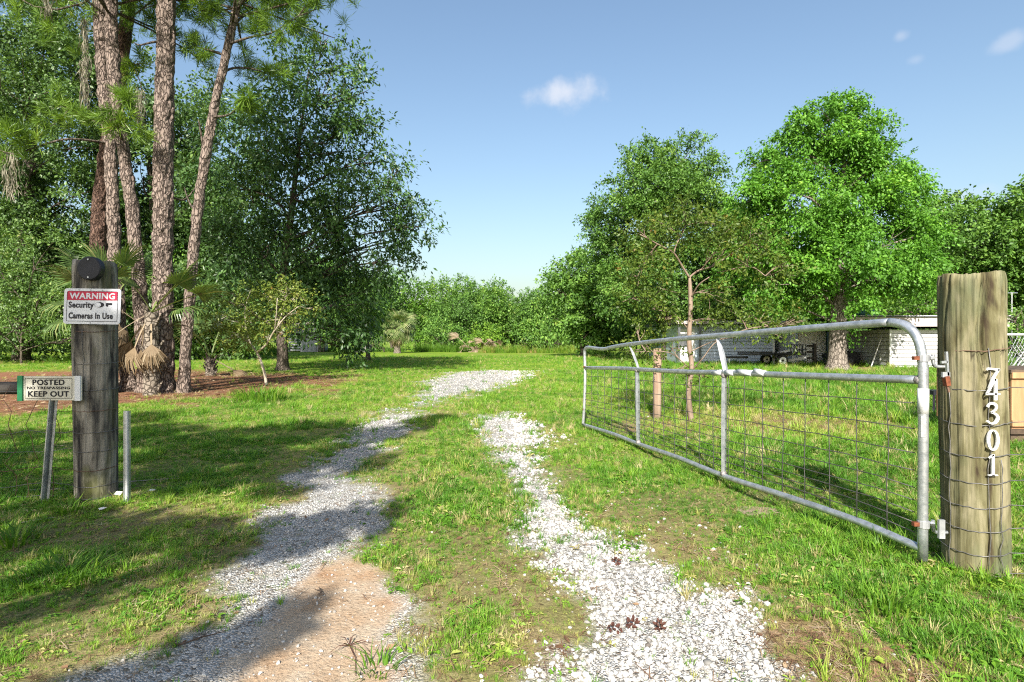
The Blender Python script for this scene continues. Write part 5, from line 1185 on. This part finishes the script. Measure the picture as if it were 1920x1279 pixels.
# clasp and rusty latch hanging on the numbered post
lt = thing('gate_latch', 'small steel clasp and rusty orange latch on the side of the numbered post', 'latch', (P(1773, 700, 2.86).x, 2.86, P(1773, 735, 2.86).z))
for nm, a, b, w, t, m in (('clasp_bar', (1774, 660), (1777, 705), .012, .010, 'galv'), ('clasp_arm', (1764, 680), (1775, 679), .012, .012, 'galv'), ('latch_body', (1773, 706), (1776, 724), .026, .022, 'rust'), ('collar', (1766, 703), (1780, 703), .012, .026, 'galv_dull'), ('hook', (1776, 724), (1779, 736), .010, .010, 'wire_rust')):
    mb = MB(); mb.bar(P(*a, 2.83), P(*b, 2.83), w, t); pl(lt, mb, nm, m)
br_ = thing('hinge_bracket', 'grey steel bracket bolted low on the numbered post', 'bracket', (P(1762, 985, 2.88).x, 2.88, P(1762, 1010, 2.88).z))
mb = MB(); mb.bar(P(1765, 975, 2.86), P(1765, 1010, 2.86), .030, .014); pl(br_, mb, 'plate', 'galv_dull')

# ------------------------------------------------------------------ wooden stub post in the field
sp_ = MB(); x, y = G(1232, 788); sp_.tube([(0, 0, -.2), (0, 0, .5), (.004, 0, 1.075)], [.066, .064, .062], 14)
for i, v in enumerate(sp_.v): sp_.v[i] = (v[0] * (1 + .05 * math.sin(i * 2.1)), v[1] * (1 + .05 * math.cos(i * 1.7)), v[2])
o = sp_.build('fence_post', M['fence_wood'], None, True); o.location = (x, y, gzf(x, y)); tag(o, 'lone weathered brown fence post beside the olive crape myrtle', 'post')

# ------------------------------------------------------------------ sheds and house on the right
def boards(root, x0, x1, y, z0, z1, n, mat, name='siding_board', along='x', lap=.012):
    """lapped horizontal boards; wall plane at y facing the street, or at x facing left when along='y'"""
    h = (z1 - z0) / n
    for k in range(n):
        za, zb = z0 + k * h, z0 + (k + 1) * h - .016; mb = MB(); g = .0015 * (k % 2)
        if along == 'x': mb.add([(x0, y - lap - g, za), (x1, y - lap - g, za), (x1, y - g, zb), (x0, y - g, zb), (x0, y + .02, za), (x1, y + .02, za), (x1, y + .02, zb), (x0, y + .02, zb)], [(0, 1, 2, 3), (4, 7, 6, 5), (0, 4, 5, 1), (3, 2, 6, 7), (0, 3, 7, 4), (1, 5, 6, 2)])
        else: mb.add([(y - lap - g, x0, za), (y - lap - g, x1, za), (y - g, x1, zb), (y - g, x0, zb), (y + .02, x0, za), (y + .02, x1, za), (y + .02, x1, zb), (y + .02, x0, zb)], [(0, 3, 2, 1), (4, 5, 6, 7), (0, 1, 5, 4), (3, 7, 6, 2), (0, 4, 7, 3), (1, 2, 6, 5)])
        pl(root, mb, name, mat)
shed = thing('shed', 'low white lap sided shed with open carport and flat fascia roof', 'shed', (17.5, 25, 0)); YF = 24.6
boards(shed, 16.75, 21.6, YF, -.05, 1.72, 10, 'siding', lap=.030)
mb = MB(); mb.box((19.18, YF + .04, .83), (4.8, .02, 1.74)); pl(shed, mb, 'lap_shade_sheet', 'roof_dark')  # dark sheet added behind the boards to draw shade lines under the laps
boards(shed, 15.8, 16.75, YF + 3.0, -.05, 1.80, 10, 'shed_grey', 'back_board', lap=.03)
boards(shed, YF + .03, YF + 3.0, 16.77, -.05, 1.72, 10, 'shed_grey', 'side_board', 'y', lap=.02)
mb = MB(); mb.box((19.2, YF + 2.6, .84), (4.7, 5.0, 1.68)); pl(shed, mb, 'wall_core', 'shed_grey')
mb = MB(); mb.box((18.2, YF - .45, 2.06), (7.0, .06, .46)); pl(shed, mb, 'fascia', 'fascia')
mb = MB(); mb.box((18.2, YF + 2.3, 2.27), (7.1, 5.7, .05)); pl(shed, mb, 'roof', 'roof_dark')
mb = MB(); mb.box((18.2, YF - .49, 2.30), (7.12, .05, .035)); pl(shed, mb, 'drip_edge', 'white_paint')
mb = MB(); mb.box((18.2, YF + 1.9, 1.85), (6.9, 4.6, .03)); pl(shed, mb, 'soffit', 'shed_grey')
mb = MB(); mb.box((16.76, YF - .02, .84), (.08, .06, 1.74)); pl(shed, mb, 'corner_trim', 'white_paint')

house = thing('house', 'long low house behind the trailer, lap siding coloured blue grey for its shade', 'house', (11.5, 31, 0)); YH = 29.5
boards(house, 9.9, 13.95, YH, -.05, 2.05, 12, 'siding_shade_blue', lap=.03)
mb = MB(); mb.box((11.95, YH + .035, 1.0), (4.0, .014, 2.0)); pl(house, mb, 'lap_shade_sheet', 'roof_dark')  # same dark backing here, standing in for shade between the house boards
mb = MB(); mb.box((11.35, YH + 3.1, 1.02), (5.1, 6.1, 2.05)); pl(house, mb, 'wall_core', 'siding_shade_blue')
mb = MB(); mb.box((11.4, YH + 2.9, 2.16), (5.7, 6.9, .14)); pl(house, mb, 'roof', 'roof_dark')
mb = MB(); mb.box((11.4, YH - .57, 2.17), (5.72, .04, .17)); pl(house, mb, 'fascia', 'fascia')
mb = MB(); mb.box((9.25, YH + .03, .95), (.95, .04, 1.8)); pl(house, mb, 'door', 'white_paint')
mb = MB(); mb.box((9.2, YH - .01, 1.25), (.5, .03, .7)); pl(house, mb, 'door_window', 'roof_dark')
for x in (8.75, 9.85): mb = MB(); mb.box((x, YH - .45, 1.04), (.11, .11, 2.08)); pl(house, mb, 'porch_post', 'roof_dark')
ann = thing('shed', 'plain white windowless outbuilding behind the sweetgum trunk', 'shed', (15.2, 29, 0))
for k in range(8): mb = MB(); mb.box((14.5 + .215 * k, 28.5 + .004 * (k % 2), .95), (.210, .03, 1.9)); pl(ann, mb, 'wall_panel', 'bright_white')
mb = MB(); mb.box((15.25, 30.0, .95), (1.75, 2.9, 1.88)); pl(ann, mb, 'wall_core', 'siding')
mb = MB(); mb.box((15.25, 29.8, 1.96), (2.05, 3.6, .1)); pl(ann, mb, 'roof', 'roof_dark')
mb = MB(); mb.tube([(14.62, 28.42, .05), (14.62, 28.42, 1.9)], .035, 10); pl(ann, mb, 'downpipe', 'siding_shade_blue')

# carport clutter
af = thing('swing_frame', 'white metal A frame standing in the open carport', 'frame', (16.2, 25.4, 0)); d0 = 25.2
for a, b in (((1655, 628), (1632, 692)), ((1656, 628), (1666, 692)), ((1655, 650), (1650, 678))):
    mb = MB(); mb.tube([P(*a, d0), P(*b, d0)], .026, 8); pl(af, mb, 'leg', 'white_paint')
mb = MB(); mb.tube([P(1655, 628, d0), P(1655, 628, d0) + Vector((0, 2.2, 0))], .026, 8); pl(af, mb, 'top_bar', 'white_paint')
for a, b in (((1640, 628), (1640, 692)),):
    mb = MB(); mb.tube([P(1655, 628, d0) + Vector((0, 2.2, 0)), P(1632, 692, d0) + Vector((0, 2.2, 0))], .026, 8); pl(af, mb, 'leg', 'white_paint')
def blob(name, label, cat, c, s, mat, seed):
    bm = bmesh.new(); bmesh.ops.create_icosphere(bm, subdivisions=3, radius=1); rg = np.random.default_rng(seed); ph = rg.uniform(0, 6, 3)
    for v in bm.verts:
        n = 1 + .16 * math.sin(v.co.x * 5 + ph[0]) * math.sin(v.co.y * 4 + ph[1]) + .10 * math.sin(v.co.z * 8 + ph[2] + v.co.x * 3)
        q = v.co * n; q = Vector((math.copysign(abs(q.x) ** .6, q.x), math.copysign(abs(q.y) ** .6, q.y), math.copysign(abs(q.z) ** .6, q.z)))
        v.co = Vector((q.x * s[0], q.y * s[1], q.z * s[2]))
    me = bpy.data.meshes.new(name); bm.to_mesh(me); bm.free(); o = link(name, me, M[mat]); o.location = c; return tag(o, label, cat)
blob('tarp_heap', 'black tarp covered heap inside the open carport', 'tarp', (15.9, 26.8, .33), (.85, .55, .36), 'tarp', 1)
blob('tarp_heap', 'small dark covered heap beside the sweetgum trunk', 'tarp', (15.55, 26.2, .24), (.4, .4, .27), 'tarp', 2)
blob('tarp_roll', 'faded teal tarp rolled up under the sweetgum leaves', 'tarp', (16.0, 24.9, 2.44), (.42, .3, .15), 'tarp_teal', 3)

# utility trailer
tr_ = thing('utility_trailer', 'black flatbed utility trailer parked before the long low house', 'trailer', (12.6, 26.2, 0)); TY = 26.0
tx = lambda px: (px - 960) * TY / F
for nm, c, s in (('deck', (tx(1458), TY + .7, .56), (tx(1512) - tx(1408), 1.45, .07)), ('side_rail', (tx(1458), TY - .02, .64), (tx(1512) - tx(1408), .05, .05)), ('side_rail', (tx(1458), TY + 1.42, .64), (tx(1512) - tx(1408), .05, .05)), ('fender', (tx(1464), TY - .12, .60), (.66, .22, .05)), ('tongue', (tx(1392), TY + .7, .42), (1.1, .10, .10))):
    mb = MB(); mb.box(c, s); pl(tr_, mb, nm, 'black_metal')
mb = MB(); mb.bar((tx(1378), TY + .7, .40), (tx(1378), TY + .7, .02), .05, .05); pl(tr_, mb, 'jack_stand', 'galv')
for yy in (TY - .12, TY + 1.52):
    w = bpy.data.objects.new('wheel', None); COL.objects.link(w); w.parent = tr_; w.location = (tx(1464) - 12.6, yy - 26.2, .29)
    mb = MB(); mb.tube([(0, -.085, 0), (0, -.06, 0), (0, .06, 0), (0, .085, 0)], [.235, .27, .27, .235], 26); mb.build('tyre', M['rubber'], w, True)
    mb = MB(); mb.tube([(0, -.092, 0), (0, -.088, 0), (0, .088, 0)], [.12, .165, .165], 20); rim = mb.build('rim', M['rim'], w)
    mb = MB(); mb.tube([(0, -.10, 0), (0, -.093, 0)], [.045, .06], 10); mb.build('hub', M['black_metal'], w)
for i in range(6):
    mb = MB(); mb.bar((tx(1512), TY + .05 + .27 * i, .55), (tx(1512), TY + .05 + .27 * i, 1.02), .035, .03); pl(tr_, mb, 'ramp_bar', 'black_metal')
for z in (.78, 1.02): mb = MB(); mb.box((tx(1512), TY + .72, z), (.034, 1.42, .034)); pl(tr_, mb, 'ramp_rail', 'black_metal')
for px in (1482, 1492, 1503): mb = MB(); mb.bar((tx(px), TY - .02, .66), (tx(px), TY - .02, .98), .03, .03); pl(tr_, mb, 'stake', 'black_metal')
# ramp railing with dark end post
rl = thing('ramp_railing', 'white slanting ramp handrail ending at a dark wooden post', 'railing', (13.7, 27.2, 0)); RY = 27.2
rx = lambda px: (px - 960) * RY / F
for k, (pa, pb) in enumerate((((1455, 664), (1516, 648)), ((1455, 672), (1516, 658)), ((1460, 680), (1516, 670)))):
    mb = MB(); mb.bar(P(*pa, RY), P(*pb, RY), .03, .11); pl(rl, mb, 'handrail', 'bright_white')
mb = MB(); mb.box((rx(1526), RY - .05, .52), (.14, .14, 1.14)); pl(rl, mb, 'end_post', 'rail_wood')
for z in (.36, .66, .96): mb = MB(); mb.box((rx(1519), RY - .02, z), (.34, .05, .10)); pl(rl, mb, 'short_rail', 'rail_wood')
mb = MB(); mb.box((rx(1452), RY + .1, .6), (.09, .09, 1.3)); pl(rl, mb, 'post', 'white_paint')

# ------------------------------------------------------------------ things right of the numbered post
cr = thing('wooden_crate', 'orange brown slatted wooden crate on dark skids behind the wire fence', 'crate', (6.45, 6.6, 0))
for k in range(6): mb = MB(); mb.box((5.93 + .185 * k, 6.50, .50 + .006 * (k % 2)), (.172, .025, .66)); pl(cr, mb, 'slat', 'crate_wood')
for k in range(6): mb = MB(); mb.box((5.845, 6.61 + .185 * k, .50), (.024, .172, .66)); pl(cr, mb, 'slat', 'crate_wood')
for z in (.24, .80): mb = MB(); mb.box((6.39, 6.47, z), (1.13, .03, .07)); pl(cr, mb, 'batten', 'crate_wood')
for z, h in ((.05, .09), (.145, .06)): mb = MB(); mb.box((6.42, 7.0, z), (1.24, 1.1, h)); pl(cr, mb, 'skid', 'crate_dark')
mb = MB(); mb.box((6.39, 7.02, .845), (1.16, 1.12, .04)); pl(cr, mb, 'lid', 'crate_dark')
cl = thing('chain_link_fence', 'chain link fence with white top pipe behind the wooden crate', 'fence', (11, 12, 0))
mb = MB(); mb.tube([(10.2, 12, 1.34), (15, 12, 1.34)], .024, 10); pl(cl, mb, 'top_pipe', 'white_paint')
for x in (10.25, 12.4): mb = MB(); mb.tube([(x, 12.02, -.1), (x, 12.02, 1.42)], .03, 10); pl(cl, mb, 'post', 'galv')
for k in range(34):
    for s in (-1, 1):
        x0 = 10.3 + .075 * k - (1.3 if s > 0 else 0); a = [x0, .02]; b = [x0 + 1.3, 1.32] if s > 0 else None
        x0 = 10.3 + .075 * k
        p0, p1 = ((x0, 12 + s * .002, .02), (x0 + .65, 12 + s * .002, 1.32)) if s > 0 else ((x0 + .65, 12 - .002, .02), (x0, 12 - .002, 1.32))
        mb = MB(); mb.tube([p0, p1], .003, 4); pl(cl, mb, 'wire', 'galv')
lat = thing('lattice_panel', 'white diagonal lattice panel before the chain link fence', 'lattice', (11.0, 11.6, 0))
for k in range(9):
    for s in (-1, 1):
        x0 = 10.62 + .09 * k; mb = MB(); mb.bar((x0 - s * .17, 11.6 + s * .006, .63), (x0 + s * .17, 11.6 + s * .006, 1.10), .032, .006); pl(lat, mb, 'slat', 'white_paint')
po = thing('antenna_pole', 'thin pale metal pole with a small crosspiece behind the numbered post', 'pole', (P(1897, 640, 20).x, 20, 0))
mb = MB(); mb.tube([(po.location.x, 20, -.1), (po.location.x, 20, 2.95)], .022, 8); pl(po, mb, 'mast', 'galv'); mb = MB(); mb.tube([(po.location.x - .14, 20, 2.93), (po.location.x + .2, 20, 2.93)], .018, 8); pl(po, mb, 'crosspiece', 'galv')
bs = thing('plastic_stool', 'black plastic stool standing in the grass between gate and post', 'stool', (6.87, 9.0, gzf(6.87, 9)))
MB().box((0, 0, .36), (.24, .24, .07)).build('seat', M['black_plastic'], bs)
for x in (-.1, .1):
    for y in (-.1, .1): MB().bar((x * 1.1, y * 1.1, -.05), (x, y, .33), .03, .03).build('leg', M['black_plastic'], bs)

# ------------------------------------------------------------------ far left: old shed and tank
os_ = thing('old_shed', 'tumbledown grey shed with rusty sagging roof under the dark tree', 'shed', (P(575, 640, 62).x, 62, 0)); ox = os_.location.x
mb = MB(); mb.box((ox + .95, 62, 1.15), (2.0, 2.6, 2.3)); pl(os_, mb, 'wall', 'shed_grey')
for k in range(6): mb = MB(); mb.box((ox + .25 + .235 * k, 60.66, 1.05), (.225, .05, 2.1)); pl(os_, mb, 'door_plank', 'shed_grey')
for k in range(5): mb = MB(); mb.box((ox - .75, 60.7, .2 + .3 * k), (1.3, .06, .16)); pl(os_, mb, 'rail', 'siding')
for x in (-1.4, -.1): mb = MB(); mb.box((ox + x, 60.75, 1.05), (.16, .16, 2.1)); pl(os_, mb, 'porch_post', 'siding')
for k in range(7): mb = MB(); mb.bar((ox - 3.2 + .72 * k, 60.2, 2.15 + .10 * math.sin(k)), (ox - 2.9 + .72 * k, 63.6, 3.35 + .10 * math.sin(k * 2)), .70, .03); pl(os_, mb, 'roof_sheet', 'roof_rust')
tk = thing('concrete_block', 'squat grey concrete tank half hidden in weeds beside the woods', 'tank', (P(681, 640, 60).x, 60, 0))
rounded(1.75, .85, .2, -.5, .5, MB()).build('body', M['concrete'], tk).location = (0, 0, .4)
for k, (px, w) in enumerate(((604, .30), (610, .12))):
    x = P(px, 640, 61).x; mb = MB(); mb.tube([(0, 0, -.1), (.03, 0, 1), (0, 0, 2.3)], [w, w * .85, w * .8], 10); o = mb.build('tree_snag', M['bark_gum'], None, True); o.location = (x, 60.5, 0); tag(o, ('thick pale dead trunk' if k == 0 else 'thin pale dead pole') + ' standing beside the tumbledown shed', 'dead trunk')

# ------------------------------------------------------------------ bits on the ground
def cone(px, py, s, seed, label):
    x, y = G(px, py); r = random.Random(seed); mb = MB()
    for k in range(16):
        a = k * 2.4; t = k / 15; q = s * (.5 * math.sin(math.pi * (t * .85 + .1))); cx = (t - .5) * s * 1.3
        p = Vector((cx, q * .5 * math.cos(a), s * .28 + q * .5 * math.sin(a))); e = p + Vector((s * .16, q * math.cos(a) * .9, q * math.sin(a) * .9))
        mb.tube([p, p.lerp(e, .6), e], [s * .10, s * .13, s * .04], 5)
    o = mb.build('pine_cone', M['dead_leaf']); o.location = (x, y, gzf(x, y) + .002); o.rotation_euler = (0, 0, r.uniform(0, 6)); tag(o, label, 'pine cone', 'pine cones on the gravel')
for i, (px, py, s, lb) in enumerate(((1155, 1048, .045, 'reddish brown pine cone on white gravel beside a grey pebble'), (1185, 1170, .05, 'dark pine cone lying loose on the right gravel track'), (1152, 1178, .045, 'dark pine cone lying loose on the right gravel track'), (1237, 1176, .045, 'dark pine cone lying loose on the right gravel track'))): cone(px, py, s, i, lb)
def sprig():
    x, y = G(655, 1205); r = random.Random(3); mb = MB()
    for k in range(9):
        a = r.uniform(0, 6.28); l = r.uniform(.04, .10); p = Vector((0, 0, .006)); mb.tube([p, p + Vector((math.cos(a) * l * .5, math.sin(a) * l * .5, .018)), p + Vector((math.cos(a) * l, math.sin(a) * l, .006))], [.0018, .0016, .0008], 4)
    mb.tube([(0, 0, .006), (.05, -.09, .008), (.08, -.2, .006)], [.002, .0016, .001], 4)
    o = mb.build('dead_sprig', M['dead_leaf']); o.location = (x, y, gzf(x, y)); tag(o, 'dry reddish dead sprig lying on the orange sand', 'twig')
sprig()
def twig(px, py, l, ang, seed, label, mat='twig'):
    x, y = G(px, py); r = random.Random(seed); d = Vector((math.cos(ang), math.sin(ang), 0)); mb = MB()
    pts = [d * l * (k / 5 - .5) + Vector((r.uniform(-.01, .01), r.uniform(-.01, .01), .012)) for k in range(6)]; mb.tube(pts, [.0045, .004, .004, .0035, .003, .002], 5)
    mb.tube([pts[3], pts[3] + d * l * .2 + Vector((-d.y, d.x, .05)) * l * .22], [.003, .0015], 4)
    o = mb.build('twig', M[mat]); o.location = (x, y, gzf(x, y)); tag(o, label, 'twig')
twig(370, 1195, .16, .7, 1, 'thin dark twig on the grey left gravel track'); twig(600, 1105, .10, 2.0, 2, 'short brown twig at the top of the sand patch'); twig(90, 925, .5, .1, 3, 'pale dry stick lying behind the keep out sign stake', 'grey_twig'); twig(300, 905, .6, .3, 4, 'grey fallen branch in the grass right of the dark post', 'grey_twig'); twig(55, 985, .25, .8, 5, 'pale curled stick in the grass before the wire fence', 'grey_twig')
def scrap(px, py, s, seed, label):
    x, y = G(px, py); r = random.Random(seed); n = 7; vs = [(0, 0, s * .5)]; fs = []
    for k in range(n): a = k / n * 6.28; q = s * r.uniform(.6, 1.1); vs.append((q * math.cos(a), q * math.sin(a) * .7, r.uniform(0, s * .5)))
    for k in range(n): fs.append((0, 1 + k, 1 + (k + 1) % n))
    mb = MB(); mb.add(vs, fs); o = mb.build('dead_leaf', M['paper']); o.location = (x, y, gzf(x, y) + .015); tag(o, label, 'leaf')
scrap(222, 935, .05, 1, 'pale crumpled dead leaf between the dark post and the channel stake'); scrap(192, 963, .03, 2, 'whitish leaf scrap on the ground before the dark post'); scrap(285, 930, .035, 3, 'pale leaf scrap in the dry grass right of the channel stake')
def pebble(px, py, s, seed, label):
    x, y = G(px, py); bm = bmesh.new(); bmesh.ops.create_icosphere(bm, subdivisions=2, radius=s); r = random.Random(seed)
    for v in bm.verts: v.co *= r.uniform(.85, 1.1); v.co.z *= .6
    me = bpy.data.meshes.new('pebble'); bm.to_mesh(me); bm.free(); me.shade_smooth(); o = link('pebble', me, M['concrete']); o.location = (x, y, gzf(x, y) + s * .3); tag(o, label, 'pebble')
pebble(1187, 1050, .022, 1, 'dark grey round pebble on white gravel beside a pine cone'); pebble(1327, 1240, .018, 2, 'dark grey pebble near the brown dirt edge of the right track')
blob('dirt_mound', 'bare grey brown sandy hump in the grass before the gate rail', 'mound', (*G(1425, 962), -.012), (.17, .12, .035), 'mound_sand', 7)
